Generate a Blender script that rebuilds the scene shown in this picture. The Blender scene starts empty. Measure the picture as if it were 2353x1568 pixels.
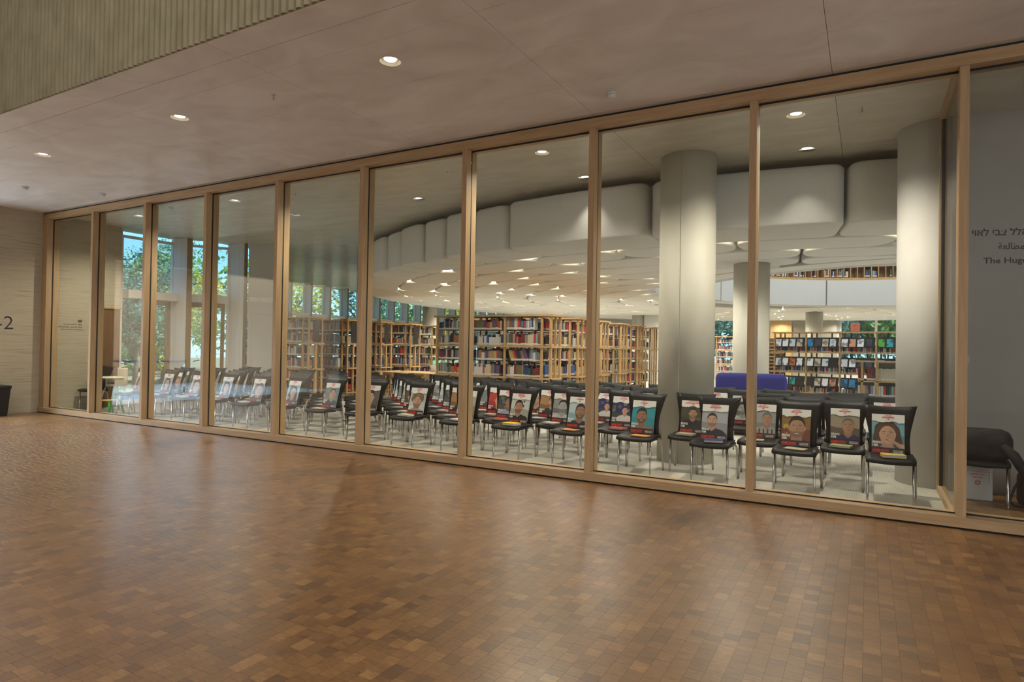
import bpy, bmesh, math, random
from math import sin, cos, pi, radians, sqrt, atan2, hypot
from mathutils import Vector, Matrix
from mathutils.geometry import tessellate_polygon

S = bpy.context.scene
C = S.collection
random.seed(7)

# ------------------------------------------------------------------ camera
F_PX = 1453.65
YAW, PITCH, ROLL = radians(29.3825), radians(0.6476), radians(0.9432)
CAM = Vector((0, -6.715, 1.5))
fw = Vector((-sin(YAW)*cos(PITCH), cos(YAW)*cos(PITCH), sin(PITCH)))
rt = Vector((cos(YAW), sin(YAW), 0)); up = rt.cross(fw)
rt2 = rt*cos(ROLL) + up*sin(ROLL); up2 = -rt*sin(ROLL) + up*cos(ROLL)
cd = bpy.data.cameras.new('camera'); cam = bpy.data.objects.new('camera', cd); C.objects.link(cam)
cd.sensor_fit = 'HORIZONTAL'; cd.sensor_width = 36; cd.lens = F_PX/2353*36; cd.clip_end = 300; cd.clip_start = 0.05
M = Matrix((rt2, up2, -fw)).transposed().to_4x4(); M.translation = CAM
cam.matrix_world = M
S.camera = cam

def to_px(p):
    v = Vector(p) - CAM; z = v.dot(fw)
    if z <= 0.05: return None
    return (1176.5 + F_PX*v.dot(rt2)/z, 784 - F_PX*v.dot(up2)/z, z)

# ------------------------------------------------------------------ view, world, sun, large lights
S.view_settings.view_transform = 'Standard'; S.view_settings.look = 'None'
S.view_settings.exposure = 0.12; S.view_settings.gamma = 1.0; S.view_settings.use_curve_mapping = False
S.cycles.max_bounces = 6; S.cycles.diffuse_bounces = 3; S.cycles.glossy_bounces = 3; S.cycles.transparent_max_bounces = 24
S.cycles.use_adaptive_sampling = True; S.cycles.adaptive_threshold = .07; S.cycles.sample_clamp_indirect = 6
w = bpy.data.worlds.new('sky'); S.world = w; w.use_nodes = True
wn = w.node_tree.nodes; wl = w.node_tree.links
# clear sky: pale at the horizon, deeper blue overhead
tc = wn.new('ShaderNodeTexCoord'); sx = wn.new('ShaderNodeSeparateXYZ'); wl.new(tc.outputs['Generated'], sx.inputs[0])
sr = wn.new('ShaderNodeValToRGB'); sr.color_ramp.elements[0].position = 0.0; sr.color_ramp.elements[0].color = (.50, .74, .95, 1)
sr.color_ramp.elements[1].position = .75; sr.color_ramp.elements[1].color = (.12, .36, .85, 1); e_ = sr.color_ramp.elements.new(.12); e_.color = (.28, .60, .95, 1)
wl.new(sx.outputs['Z'], sr.inputs[0]); wl.new(sr.outputs[0], wn['Background'].inputs[0]); wn['Background'].inputs[1].default_value = 1.8

def add_light(name, kind, loc, power, color=(1, 1, 1), size=1.0, size_y=None, look=None, **kw):
    l = bpy.data.lights.new(name, kind); l.energy = power; l.color = color
    if kind == 'AREA':
        l.size = size
        if size_y: l.shape = 'RECTANGLE'; l.size_y = size_y
        elif kw.get('disk'): l.shape = 'DISK'
    o = bpy.data.objects.new(name, l); C.objects.link(o); o.location = loc
    if look: o.rotation_euler = (Vector(look) - Vector(loc)).to_track_quat('-Z', 'Y').to_euler()
    return o
sun = add_light('sun', 'SUN', (0, 0, 30), 10, (1, .94, .84), look=None); sun.data.angle = radians(.6)
sun.rotation_euler = Vector((-.62, -.25, -.74)).to_track_quat('-Z', 'Y').to_euler()
# daylight from hall roof and reading-room oculus, plus added side and lobby fills
add_light('hall_roof_light', 'AREA', (-4, -8.6, 8.3), 480, (1, .95, .86), 9, 6, look=(-4, -8.6, 0))
add_light('hall_side_fill', 'AREA', (5.9, -7.5, 3.0), 320, (.95, .97, 1), 9, 4.5, look=(0, -7.5, 3.0))  # added fill for the hall ceiling; the wall has no window here
add_light('oculus_light', 'AREA', (1.2, 13.4, 8.6), 800, (.96, .98, 1), 8, disk=True, look=(1.2, 13.4, 0))
add_light('lobby_floor_fill', 'AREA', (-18.4, -4.85, 4.15), 2300, (.62, .80, 1), 5.4, 6.8, look=(-18.4, -4.85, 0))  # added lamp brightening the lobby floor, whose bounce lights the hall ceiling

# ------------------------------------------------------------------ materials
def mat(name, col, rough=.5, metal=0, spec=.5, coat=0):
    m = bpy.data.materials.new(name); m.use_nodes = True
    b = m.node_tree.nodes['Principled BSDF']
    b.inputs['Base Color'].default_value = (*col, 1); b.inputs['Roughness'].default_value = rough
    b.inputs['Metallic'].default_value = metal; b.inputs['Specular IOR Level'].default_value = spec
    b.inputs['Coat Weight'].default_value = coat
    return m
def nd(m, t, **kw):
    n = m.node_tree.nodes.new(t)
    for k, v in kw.items(): setattr(n, k, v)
    return n
def ramp(m, stops, interp='LINEAR'):
    r = nd(m, 'ShaderNodeValToRGB'); r.color_ramp.interpolation = interp
    e = r.color_ramp.elements
    while len(e) < len(stops): e.new(.5)
    for i, (p, c) in enumerate(stops): e[i].position = p; e[i].color = (*c, 1)
    return r
def bsdf(m): return m.node_tree.nodes['Principled BSDF']
def coords(m, scale=(1, 1, 1), kind='pos'):
    mp = nd(m, 'ShaderNodeMapping'); mp.inputs['Scale'].default_value = scale
    if kind == 'pos': m.node_tree.links.new(nd(m, 'ShaderNodeNewGeometry').outputs['Position'], mp.inputs[0])
    else: m.node_tree.links.new(nd(m, 'ShaderNodeTexCoord').outputs['Object'], mp.inputs[0])
    return mp.outputs[0]
def noisy(name, c1, c2, scale=(1, 1, 1), nscale=3, detail=5, rough=.6, bump=0, kind='pos', spec=.4, lo=.3, hi=.7, dist=0, coat=0):
    m = mat(name, c1, rough, spec=spec, coat=coat); L = m.node_tree.links
    n = nd(m, 'ShaderNodeTexNoise'); n.inputs['Scale'].default_value = nscale; n.inputs['Detail'].default_value = detail
    n.inputs['Distortion'].default_value = dist
    L.new(coords(m, scale, kind), n.inputs['Vector'])
    r = ramp(m, [(lo, c1), (hi, c2)]); L.new(n.outputs[0], r.inputs[0]); L.new(r.outputs[0], bsdf(m).inputs['Base Color'])
    if bump:
        b = nd(m, 'ShaderNodeBump'); b.inputs['Strength'].default_value = bump; b.inputs['Distance'].default_value = .01
        L.new(n.outputs[0], b.inputs['Height']); L.new(b.outputs[0], bsdf(m).inputs['Normal'])
    return m
def emit(name, col, s):
    m = bpy.data.materials.new(name); m.use_nodes = True; t = m.node_tree; t.nodes.clear()
    e = t.nodes.new('ShaderNodeEmission'); o = t.nodes.new('ShaderNodeOutputMaterial')
    e.inputs[0].default_value = (*col, 1); e.inputs[1].default_value = s; t.links.new(e.outputs[0], o.inputs[0]); return m

def blockmat(name, src):
    m = mat(name, (.3, .15, .06), .36, spec=.75, coat=.55); bsdf(m).inputs['Coat Roughness'].default_value = .30; L = m.node_tree.links
    if src == 'obj': rnd = nd(m, 'ShaderNodeObjectInfo').outputs['Random']
    else: rnd = nd(m, 'ShaderNodeNewGeometry').outputs['Random Per Island']
    r = ramp(m, [(0, (.125, .055, .019)), (.12, (.172, .076, .023)), (.5, (.215, .098, .028)), (.88, (.25, .118, .034)), (1, (.31, .155, .048))])
    L.new(rnd, r.inputs[0])
    # end grain: each block gets its own offset in the noise
    n = nd(m, 'ShaderNodeTexNoise'); n.inputs['Scale'].default_value = 1; n.inputs['Detail'].default_value = 6
    add = nd(m, 'ShaderNodeVectorMath', operation='ADD'); L.new(coords(m, (24, 70, 10)), add.inputs[0])
    mu = nd(m, 'ShaderNodeMath', operation='MULTIPLY'); mu.inputs[1].default_value = 300; L.new(rnd, mu.inputs[0])
    L.new(mu.outputs[0], add.inputs[1]); L.new(add.outputs[0], n.inputs['Vector'])
    r2 = ramp(m, [(.3, (.62, .6, .58)), (.7, (1.15, 1.15, 1.15))]); L.new(n.outputs[0], r2.inputs[0])
    mx = nd(m, 'ShaderNodeMix', data_type='RGBA', blend_type='MULTIPLY'); mx.inputs['Factor'].default_value = 1
    L.new(r.outputs[0], mx.inputs['A']); L.new(r2.outputs[0], mx.inputs['B']); L.new(mx.outputs['Result'], bsdf(m).inputs['Base Color'])
    r3 = ramp(m, [(.3, (.28,)*3), (.7, (.39,)*3)]); L.new(n.outputs[0], r3.inputs[0]); L.new(r3.outputs[0], bsdf(m).inputs['Roughness'])
    return m
MT = {}
MT['block_o'] = blockmat('wood_block_single', 'obj'); MT['block_i'] = blockmat('wood_block_field', 'isl')
MT['joint'] = mat('dark_joint', (.035, .018, .008), .8)
MT['concrete'] = noisy('ceiling_concrete', (.62, .565, .525), (.78, .73, .69), (1, 1.6, 1), 1.1, 9, .42, .15, dist=1.2, spec=.5)
MT['concrete_in'] = noisy('reading_ceiling_concrete', (.58, .54, .45), (.68, .64, .54), (1, 3, 1), 1.5, 8, .27, .10, dist=.5, spec=.6)  # yellow cast of the warm lamps put into the concrete colour
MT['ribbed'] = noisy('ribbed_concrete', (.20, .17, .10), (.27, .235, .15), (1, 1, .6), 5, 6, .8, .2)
MT['column'] = noisy('column_concrete', (.58, .55, .465), (.66, .635, .55), (1, 1, .5), 2.2, 7, .6, .08)
MT['white'] = mat('white_plaster', (.62, .615, .59), .7)
MT['white_col'] = noisy('white_column', (.70, .68, .655), (.75, .73, .70), (1, 1, 1), 2, 4, .7)
MT['whitewall'] = noisy('white_wall', (.46, .44, .41), (.52, .50, .465), (1, 1, 1), 1.2, 3, .75)
MT['raft'] = noisy('raft_fabric', (.80, .79, .76), (.85, .84, .81), (1, 1, 1), 60, 2, .85)
MT['raft_fascia'] = MT['raft']
MT['oak'] = noisy('oak_frame', (.37, .24, .125), (.47, .32, .18), (14, 14, .9), 2.2, 6, .45, .05)
MT['oak_h'] = noisy('oak_frame_rail', (.37, .24, .125), (.47, .32, .18), (.9, 14, 14), 2.2, 6, .45, .05)
MT['shelf_oak'] = noisy('shelf_oak', (.43, .26, .105), (.54, .35, .16), (3, 8, 3), 3, 4, .5)
MT['fin'] = noisy('fin_plaster', (.76, .73, .66), (.84, .81, .74), (5, 5, .4), 2, 4, .7)
MT['fin_edge'] = mat('fin_edge_wood', (.30, .20, .10), .6)
MT['gasket'] = mat('gasket', (.01, .01, .01), .6)
MT['black'] = noisy('chair_plastic', (.007, .007, .008), (.010, .010, .011), (1, 1, 1), 90, 2, .45, .02, spec=.2)
MT['chrome'] = mat('steel_tube', (.62, .60, .58), .16, 1)
MT['blackmetal'] = mat('black_metal', (.012, .012, .013), .45)
MT['darkcloth'] = noisy('black_nylon', (.008, .008, .009), (.028, .027, .028), (1, 1, 1), 14, 5, .75, .4)
MT['blue'] = noisy('blue_wool', (.012, .013, .12), (.017, .018, .155), (1, 1, 1), 80, 3, .9, .1)
MT['navy'] = mat('navy_seat', (.012, .016, .07), .8)
MT['door'] = noisy('walnut_door', (.13, .062, .024), (.18, .09, .036), (8, 8, .8), 2, 5, .5)
MT['paper'] = mat('white_paper', (.74, .73, .70), .45)
MT['red'] = mat('red_ink', (.72, .035, .02), .45)
MT['ink'] = mat('black_ink', (.014, .012, .013), .4)
MT['sign'] = mat('sign_letters', (.02, .018, .03), .5)
MT['signwarm'] = mat('wall_letters', (.035, .022, .022), .5)
MT['lens'] = emit('downlight_lens', (1, .96, .86), 9)
MT['gaplamp'] = emit('warm_lamp', (1, .82, .56), 5)
MT['cup'] = mat('downlight_cup', (.46, .40, .29), .55)
MT['plastic_w'] = mat('white_plastic', (.62, .62, .62), .4)
MT['cream'] = mat('cream_plastic', (.62, .56, .42), .4)
MT['green'] = mat('green_plastic', (.07, .36, .04), .35)
MT['mint'] = mat('mint_paint', (.25, .55, .44), .4)
MT['orange'] = mat('orange_plastic', (.70, .13, .05), .45)
MT['peach'] = mat('peach_paint', (.42, .27, .15), .7)
MT['paving'] = noisy('pale_paving', (.34, .33, .30), (.42, .41, .38), (1, 1, 1), 1.5, 5, .9)
MT['soil'] = noisy('garden_ground', (.18, .16, .09), (.30, .27, .16), (1, 1, 1), .8, 5, .9)
MT['bark'] = noisy('bark', (.20, .17, .13), (.34, .31, .26), (4, 4, 1), 3, 4, .9)
MT['seam'] = mat('seam_concrete', (.40, .375, .31), .7)
MT['slat'] = mat('stair_slat', (.32, .235, .13), .6)
MT['greywall'] = mat('grey_panel', (.30, .28, .24), .8)
MT['timber'] = noisy('timber_panel', (.46, .30, .12), (.54, .36, .16), (4, 4, .5), 2, 4, .6)
MT['belt'] = mat('blue_belt', (.03, .05, .28), .6)
MT['chromeB'] = mat('brushed_post', (.5, .5, .5), .3, 1)

def carpetmat():
    m = mat('woven_carpet', (.45, .43, .38), .95, spec=.1); L = m.node_tree.links
    ck = nd(m, 'ShaderNodeTexBrick'); ck.offset = 0; ck.inputs['Scale'].default_value = 1
    ck.inputs['Brick Width'].default_value = .016; ck.inputs['Row Height'].default_value = .016; ck.inputs['Mortar Size'].default_value = .0026
    ck.inputs['Color1'].default_value = (.56, .53, .46, 1); ck.inputs['Color2'].default_value = (.50, .47, .41, 1); ck.inputs['Mortar'].default_value = (.33, .31, .27, 1)
    L.new(coords(m), ck.inputs['Vector'])
    n = nd(m, 'ShaderNodeTexNoise'); n.inputs['Scale'].default_value = .8; L.new(coords(m), n.inputs['Vector'])
    r = ramp(m, [(.3, (.86,)*3), (.7, (1.05,)*3)]); L.new(n.outputs[0], r.inputs[0])
    mx = nd(m, 'ShaderNodeMix', data_type='RGBA', blend_type='MULTIPLY'); mx.inputs['Factor'].default_value = 1
    L.new(ck.outputs[0], mx.inputs['A']); L.new(r.outputs[0], mx.inputs['B']); L.new(mx.outputs['Result'], bsdf(m).inputs['Base Color'])
    return m
MT['carpet'] = carpetmat()

def boardmat():
    m = mat('board_marked_concrete', (.42, .36, .25), .75, spec=.3); L = m.node_tree.links
    v = coords(m, (1.6, 1.6, 75)); n = nd(m, 'ShaderNodeTexNoise'); n.inputs['Scale'].default_value = 1; n.inputs['Detail'].default_value = 4
    L.new(v, n.inputs['Vector'])
    r = ramp(m, [(.30, (.30, .25, .17)), (.40, (.42, .365, .265)), (.75, (.475, .42, .315))]); L.new(n.outputs[0], r.inputs[0])
    L.new(r.outputs[0], bsdf(m).inputs['Base Color'])
    b = nd(m, 'ShaderNodeBump'); b.inputs['Strength'].default_value = .5; b.inputs['Distance'].default_value = .01
    L.new(n.outputs[0], b.inputs['Height']); L.new(b.outputs[0], bsdf(m).inputs['Normal'])
    return m
MT['board'] = boardmat()

def glassmat(name, tint=(.93, .95, .94), ior=1.45, rough=0.0):
    m = bpy.data.materials.new(name); m.use_nodes = True; t = m.node_tree; t.nodes.clear()
    tr = t.nodes.new('ShaderNodeBsdfTransparent'); tr.inputs[0].default_value = (*tint, 1)
    gl = t.nodes.new('ShaderNodeBsdfGlossy'); gl.inputs['Roughness'].default_value = rough
    lw = t.nodes.new('ShaderNodeLayerWeight'); lw.inputs[0].default_value = .5
    pw_ = t.nodes.new('ShaderNodeMath'); pw_.operation = 'POWER'; pw_.inputs[1].default_value = 5; t.links.new(lw.outputs['Facing'], pw_.inputs[0])
    fr = t.nodes.new('ShaderNodeMath'); fr.operation = 'MULTIPLY_ADD'; fr.inputs[1].default_value = .96; fr.inputs[2].default_value = .035; t.links.new(pw_.outputs[0], fr.inputs[0])
    mx = t.nodes.new('ShaderNodeMixShader'); o = t.nodes.new('ShaderNodeOutputMaterial')
    t.links.new(fr.outputs[0], mx.inputs[0]); t.links.new(tr.outputs[0], mx.inputs[1]); t.links.new(gl.outputs[0], mx.inputs[2]); t.links.new(mx.outputs[0], o.inputs[0])
    return m
MT['glass'] = glassmat('clear_glass')
MT['winglass'] = glassmat('window_glass', (.9, .95, .95))

BOOKC = {'dark red': (.20, .018, .016), 'bright red': (.50, .04, .025), 'navy blue': (.025, .04, .13), 'mid blue': (.04, .11, .32), 'pale blue': (.22, .34, .42),
         'dark green': (.03, .10, .055), 'olive': (.14, .13, .05), 'cream': (.55, .49, .36), 'white': (.62, .60, .56), 'black': (.02, .02, .022),
         'brown': (.14, .07, .035), 'tan': (.36, .24, .12), 'grey': (.22, .23, .24), 'orange': (.40, .15, .06), 'purple': (.13, .07, .14), 'yellow': (.46, .36, .12)}
BKW = ['dark red', 'dark red', 'bright red', 'navy blue', 'mid blue', 'pale blue', 'dark green', 'olive', 'cream', 'cream', 'cream', 'white', 'white', 'black', 'black', 'brown', 'brown', 'tan', 'tan', 'grey', 'grey', 'orange', 'purple', 'yellow']
def bookmat(name, col=None):
    m = mat(name, col or (.3, .2, .1), .55); L = m.node_tree.links
    at = nd(m, 'ShaderNodeAttribute', attribute_name='h')
    lab = ramp(m, [(0, (0,)*3), (.05, (1,)*3), (.22, (0,)*3)], 'CONSTANT'); L.new(at.outputs['Fac'], lab.inputs[0])
    mx = nd(m, 'ShaderNodeMix', data_type='RGBA'); L.new(lab.outputs[0], mx.inputs['Factor']); mx.inputs['B'].default_value = (.66, .63, .54, 1)
    if col: mx.inputs['A'].default_value = (*col, 1)
    else:
        cs = list(BOOKC.values()); k = len(cs); order = [0, 2, 7, 9, 3, 8, 5, 10, 4, 1, 12, 7, 11, 2, 13, 8, 6, 14]
        r = ramp(m, [(i/len(order), cs[j]) for i, j in enumerate(order)], 'CONSTANT')
        L.new(nd(m, 'ShaderNodeNewGeometry').outputs['Random Per Island'], r.inputs[0]); L.new(r.outputs[0], mx.inputs['A'])
    L.new(mx.outputs['Result'], bsdf(m).inputs['Base Color'])
    return m
BM = {k: bookmat('book_' + k.replace(' ', '_'), v) for k, v in BOOKC.items()}
MT['books'] = bookmat('books_field')

# ------------------------------------------------------------------ mesh helpers
class MB:
    def __init__(s): s.v = []; s.f = []; s.sm = []; s.mi = []; s.k = 0
    def q(s, pts, fs, smooth=False):
        b = len(s.v); s.v += [tuple(p) for p in pts]
        for f in fs: s.f.append(tuple(b + i for i in f)); s.sm.append(smooth); s.mi.append(s.k)
        return s
    def box(s, x0, x1, y0, y1, z0, z1, m=None):
        p = [(x0, y0, z0), (x1, y0, z0), (x1, y1, z0), (x0, y1, z0), (x0, y0, z1), (x1, y0, z1), (x1, y1, z1), (x0, y1, z1)]
        if m: p = [m @ Vector(a) for a in p]
        return s.q(p, [(3, 2, 1, 0), (4, 5, 6, 7), (0, 1, 5, 4), (1, 2, 6, 5), (2, 3, 7, 6), (3, 0, 4, 7)])
    def bbox(s, x0, x1, y0, y1, z0, z1, b=.01):
        "box with bevelled vertical and horizontal edges (rounded loaf)"
        n = 3; out = []
        for (zz, ins) in ((z0, b), (z0+b*.3, b*.3), (z0+b, 0), (z1-b, 0), (z1-b*.3, b*.3), (z1, b)):
            for cx, cy, a0 in ((x1, y1, 0), (x0, y1, 90), (x0, y0, 180), (x1, y0, 270)):
                ox = cx - b if cx == x1 else cx + b; oy = cy - b if cy == y1 else cy + b
                for k in range(n+1):
                    a = radians(a0 + 90*k/n); r = b - ins
                    out.append((ox + r*cos(a), oy + r*sin(a), zz))
        m = 4*(n+1); fs = [tuple(reversed(range(m))), tuple(range(5*m, 6*m))]
        s.q(out, fs); base = len(s.v) - len(out)
        for l in range(5):
            for i in range(m):
                j = (i+1) % m; s.f.append((base+l*m+i, base+l*m+j, base+(l+1)*m+j, base+(l+1)*m+i)); s.sm.append(True); s.mi.append(s.k)
        return s
    def lathe(s, prof, n=24, c=(0, 0), caps=True, smooth=True):
        out = []
        for r, z in prof:
            for i in range(n):
                a = 2*pi*i/n; out.append((c[0] + r*cos(a), c[1] + r*sin(a), z))
        fs = []
        for l in range(len(prof)-1):
            for i in range(n):
                j = (i+1) % n; fs.append((l*n+i, l*n+j, (l+1)*n+j, (l+1)*n+i))
        s.q(out, fs, smooth)
        if caps:
            b = len(s.v) - len(out); k = len(prof)-1
            s.f.append(tuple(b + i for i in reversed(range(n)))); s.sm.append(False); s.mi.append(s.k)
            s.f.append(tuple(b + k*n + i for i in range(n))); s.sm.append(False); s.mi.append(s.k)
        return s
    def tube(s, pts, r, n=8):
        pts = [Vector(p) for p in pts]; out = []; rs = r if isinstance(r, (list, tuple)) else [r]*len(pts)
        for i, p in enumerate(pts):
            d = (pts[min(i+1, len(pts)-1)] - pts[max(i-1, 0)]).normalized()
            a = d.cross(Vector((0, 0, 1)))
            if a.length < .05: a = d.cross(Vector((0, 1, 0)))
            a.normalize(); b = d.cross(a)
            for k in range(n):
                t = 2*pi*k/n; out.append(p + (a*cos(t) + b*sin(t))*rs[i])
        fs = []
        for l in range(len(pts)-1):
            for i in range(n):
                j = (i+1) % n; fs.append((l*n+i, l*n+j, (l+1)*n+j, (l+1)*n+i))
        s.q(out, fs, True); b = len(s.v) - len(out)
        for f in (tuple(range(n)), tuple(range((len(pts)-1)*n, len(pts)*n))):
            s.f.append(tuple(b + i for i in f)); s.sm.append(False); s.mi.append(s.k)
        return s
    def prism(s, poly, z0, z1, holes=()):
        loops = [poly] + list(holes); pts = [p for l in loops for p in l]; n = len(pts)
        tris = tessellate_polygon([[Vector((x, y, 0)) for x, y in l] for l in loops])
        fs = []
        for t in tris:
            a, b, c = (Vector(pts[i]) for i in t)
            if (b-a).cross(c-a) < 0: t = (t[0], t[2], t[1])
            fs.append((t[2], t[1], t[0])); fs.append(tuple(i+n for i in t))
        o = 0
        for li, l in enumerate(loops):
            for i in range(len(l)):
                j = (i+1) % len(l); fs.append((o+i, o+j, o+j+n, o+i+n))
            o += len(l)
        return s.q([(x, y, z0) for x, y in pts] + [(x, y, z1) for x, y in pts], fs)
    def mesh(s, name, mats=()):
        m = bpy.data.meshes.new(name); m.from_pydata(s.v, [], s.f)
        m.polygons.foreach_set('use_smooth', s.sm); m.polygons.foreach_set('material_index', s.mi)
        for a in (mats if isinstance(mats, (list, tuple)) else [mats]): m.materials.append(MT[a] if isinstance(a, str) else a)
        bm = bmesh.new(); bm.from_mesh(m); bmesh.ops.recalc_face_normals(bm, faces=bm.faces); bm.to_mesh(m); bm.free()
        m.update(); return m
    def build(s, name, mats, parent=None, loc=None, rot=None):
        return put(name, s.mesh(name, mats), parent, loc, rot)
def put(name, mesh, parent=None, loc=None, rot=None, scale=None):
    o = bpy.data.objects.new(name, mesh); C.objects.link(o)
    if parent: o.parent = parent
    if loc is not None: o.location = loc
    if rot is not None: o.rotation_euler = rot
    if scale is not None: o.scale = scale
    return o
def tag(o, label, cat, group=None):
    o['label'] = label; o['category'] = cat
    if group: o['group'] = group
    return o
def struct(o): o['kind'] = 'structure'; return o
def empty(name, loc=(0, 0, 0), rz=0):
    o = bpy.data.objects.new(name, None); C.objects.link(o); o.location = loc; o.rotation_euler = (0, 0, rz); o.empty_display_size = .1; return o
ORD = ['first', 'second', 'third', 'fourth', 'fifth', 'sixth', 'seventh', 'eighth', 'ninth', 'tenth', 'eleventh', 'twelfth', 'thirteenth', 'fourteenth', 'fifteenth',
       'sixteenth', 'seventeenth', 'eighteenth', 'nineteenth', 'twentieth', 'twenty-first', 'twenty-second', 'twenty-third', 'twenty-fourth', 'twenty-fifth', 'twenty-sixth', 'twenty-seventh', 'twenty-eighth', 'twenty-ninth', 'thirtieth', 'thirty-first', 'thirty-second', 'thirty-third', 'thirty-fourth']
def circle(c, r, n=24): return [(c[0] + r*cos(2*pi*i/n), c[1] + r*sin(2*pi*i/n)) for i in range(n)]
def text_mesh(body, size, bold=0, sx=1, align='LEFT', thick=.0006, mats='ink'):
    c = bpy.data.curves.new('lettering', 'FONT'); c.body = body; c.size = size; c.offset = bold; c.align_x = align; c.extrude = thick/2; c.resolution_u = 2
    o = bpy.data.objects.new('lettering', c); m = bpy.data.meshes.new_from_object(o)
    m.materials.clear(); m.materials.append(MT[mats] if isinstance(mats, str) else mats)
    if sx != 1: m.transform(Matrix.Diagonal((sx, 1, 1, 1)))
    bpy.data.objects.remove(o); bpy.data.curves.remove(c)
    return m

ZC = 4.17           # ceiling height
XL = -15.15         # left wall face

# ================================================================== SETTING
# ---- hall floor of end-grain wood blocks
fl = MB().box(-24, 6.2, -14.2, .235, -.06, -.0006).build('floor', 'joint'); struct(fl)
def far_floor():
    m = mat('wood_block_distant', (.25, .13, .05), .36); L = m.node_tree.links
    b = nd(m, 'ShaderNodeTexBrick'); b.inputs['Scale'].default_value = 1; b.inputs['Brick Width'].default_value = .09; b.inputs['Row Height'].default_value = .08
    b.inputs['Mortar Size'].default_value = .001; b.inputs['Color1'].default_value = (.16, .08, .03, 1); b.inputs['Color2'].default_value = (.28, .15, .055, 1)
    b.inputs['Mortar'].default_value = (.05, .025, .01, 1); L.new(coords(m), b.inputs['Vector']); L.new(b.outputs[0], bsdf(m).inputs['Base Color'])
    return m
MT['farblock'] = far_floor()
MB().box(-24, 6.1, -14.1, -6.0, -.0004, .0002).build('rear_paving', 'farblock', fl)
MB().box(-24, -15.45, -8.4, -1.2, -.0004, .004).build('lobby_paving', 'white', fl)
MB().box(-15.45, -15.13, -6.0, -1.2, -.0004, .0002).build('threshold_paving', 'farblock', fl)
MB().box(3.4, 6.1, -6.0, -.04, -.0004, .0002).build('side_paving', 'farblock', fl)
blocks = []
bw = .08; x = -15.13; rb = random.Random(3)
while x < 3.4:
    y = -6.0 + rb.uniform(-.05, 0)
    while y < -.045:
        l = rb.choice((.055, .07, .08, .09, .105, .12))
        y1 = min(y + l, -.04)
        if y1 - y > .02: blocks.append((x, y, x + bw, y1, rb.uniform(-.00012, .00012)))
        y += l
    x += bw
def seen(b):
    p = to_px(((b[0]+b[2])/2, (b[1]+b[3])/2, 0))
    if not p or not (-5 < p[0] < 2358 and p[1] < 1573): return 0
    return (b[3]-b[1]) * bw / p[2]**3
order = sorted(range(len(blocks)), key=lambda i: -seen(blocks[i])); single = set(order[:298])
fm = MB(); unit = {}
def block_geo(mb, x0, y0, x1, y1, z):
    g = .0005; e = .0002
    x0 += g; y0 += g; x1 -= g; y1 -= g
    lo = [(x0, y0, -.01), (x1, y0, -.01), (x1, y1, -.01), (x0, y1, -.01)]
    mi = [(x0, y0, z-e), (x1, y0, z-e), (x1, y1, z-e), (x0, y1, z-e)]
    tp = [(x0+e, y0+e, z), (x1-e, y0+e, z), (x1-e, y1-e, z), (x0+e, y1-e, z)]
    fs = [(8, 9, 10, 11)]
    for a, b in ((0, 4), (4, 8)):
        for i in range(4): fs.append((a+i, a+(i+1) % 4, b+(i+1) % 4, b+i))
    mb.q(lo + mi + tp, fs)
for i, b in enumerate(blocks):
    if i in single:
        L_ = round(b[3]-b[1], 3)
        if L_ not in unit:
            mb = MB(); block_geo(mb, -bw/2, -L_/2, bw/2, L_/2, 0); unit[L_] = mb.mesh('floor_block', 'block_o')
        put('floor_block', unit[L_], fl, ((b[0]+b[2])/2, (b[1]+b[3])/2, b[4]))
    else: block_geo(fm, *b)
o = fm.build('floor_block_field', 'block_i', fl); o['kind'] = 'stuff'

# ---- reading room carpet and side room floor
struct(MB().prism([(-21.7, 10.5), (-14.0, 4.95), (-15.9, 3.2), (-16, 1.9), (XL, 1.6), (XL, .24), (.7, .24), (.7, 1.7), (.84, 1.80), (12, 4.7), (12, 33), (-21.7, 33)], -.06, 0).build('floor_carpet', 'carpet'))
struct(MB().box(.72, 6, .24, 1.7, -.06, -.001).prism([(.72, 1.7), (6, 1.7), (6, 3.12), (.8, 1.765)], -.06, -.001).build('floor_side_room', 'farblock'))

# ---- ceiling slab with cast panels
VOID = (1.2, 13.4); VR = 5.9
JX = [-.32 - 2.42*i for i in range(-3, 8)]; JX = sorted(JX)
JY = [-3.2, -2.878, -2.52] + [-1.71 + .82*i for i in range(0, 13)]
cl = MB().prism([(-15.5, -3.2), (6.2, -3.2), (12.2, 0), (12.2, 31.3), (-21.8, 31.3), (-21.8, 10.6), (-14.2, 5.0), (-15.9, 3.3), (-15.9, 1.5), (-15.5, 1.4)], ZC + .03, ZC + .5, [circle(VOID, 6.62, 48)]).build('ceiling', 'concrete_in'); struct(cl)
DL_HALL = [(-.72, -2.15), (-3.93, -2.15), (-7.15, -2.15), (-10.38, -2.14), (-13.6, -2.14)]
DL_IN = [(-.73, 1.0), (-3.9, .96), (-7.12, 1.0), (-10.35, 1.01), (-13.5, 1.05), (-.72, 2.37), (-3.86, 2.38), (-7.1, 2.38), (-10.3, 2.4), (-13.2, 2.4)]
pc = {}
XS = [XL] + [x for x in JX if XL + .3 < x < 3.5] + [4.6]
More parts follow.
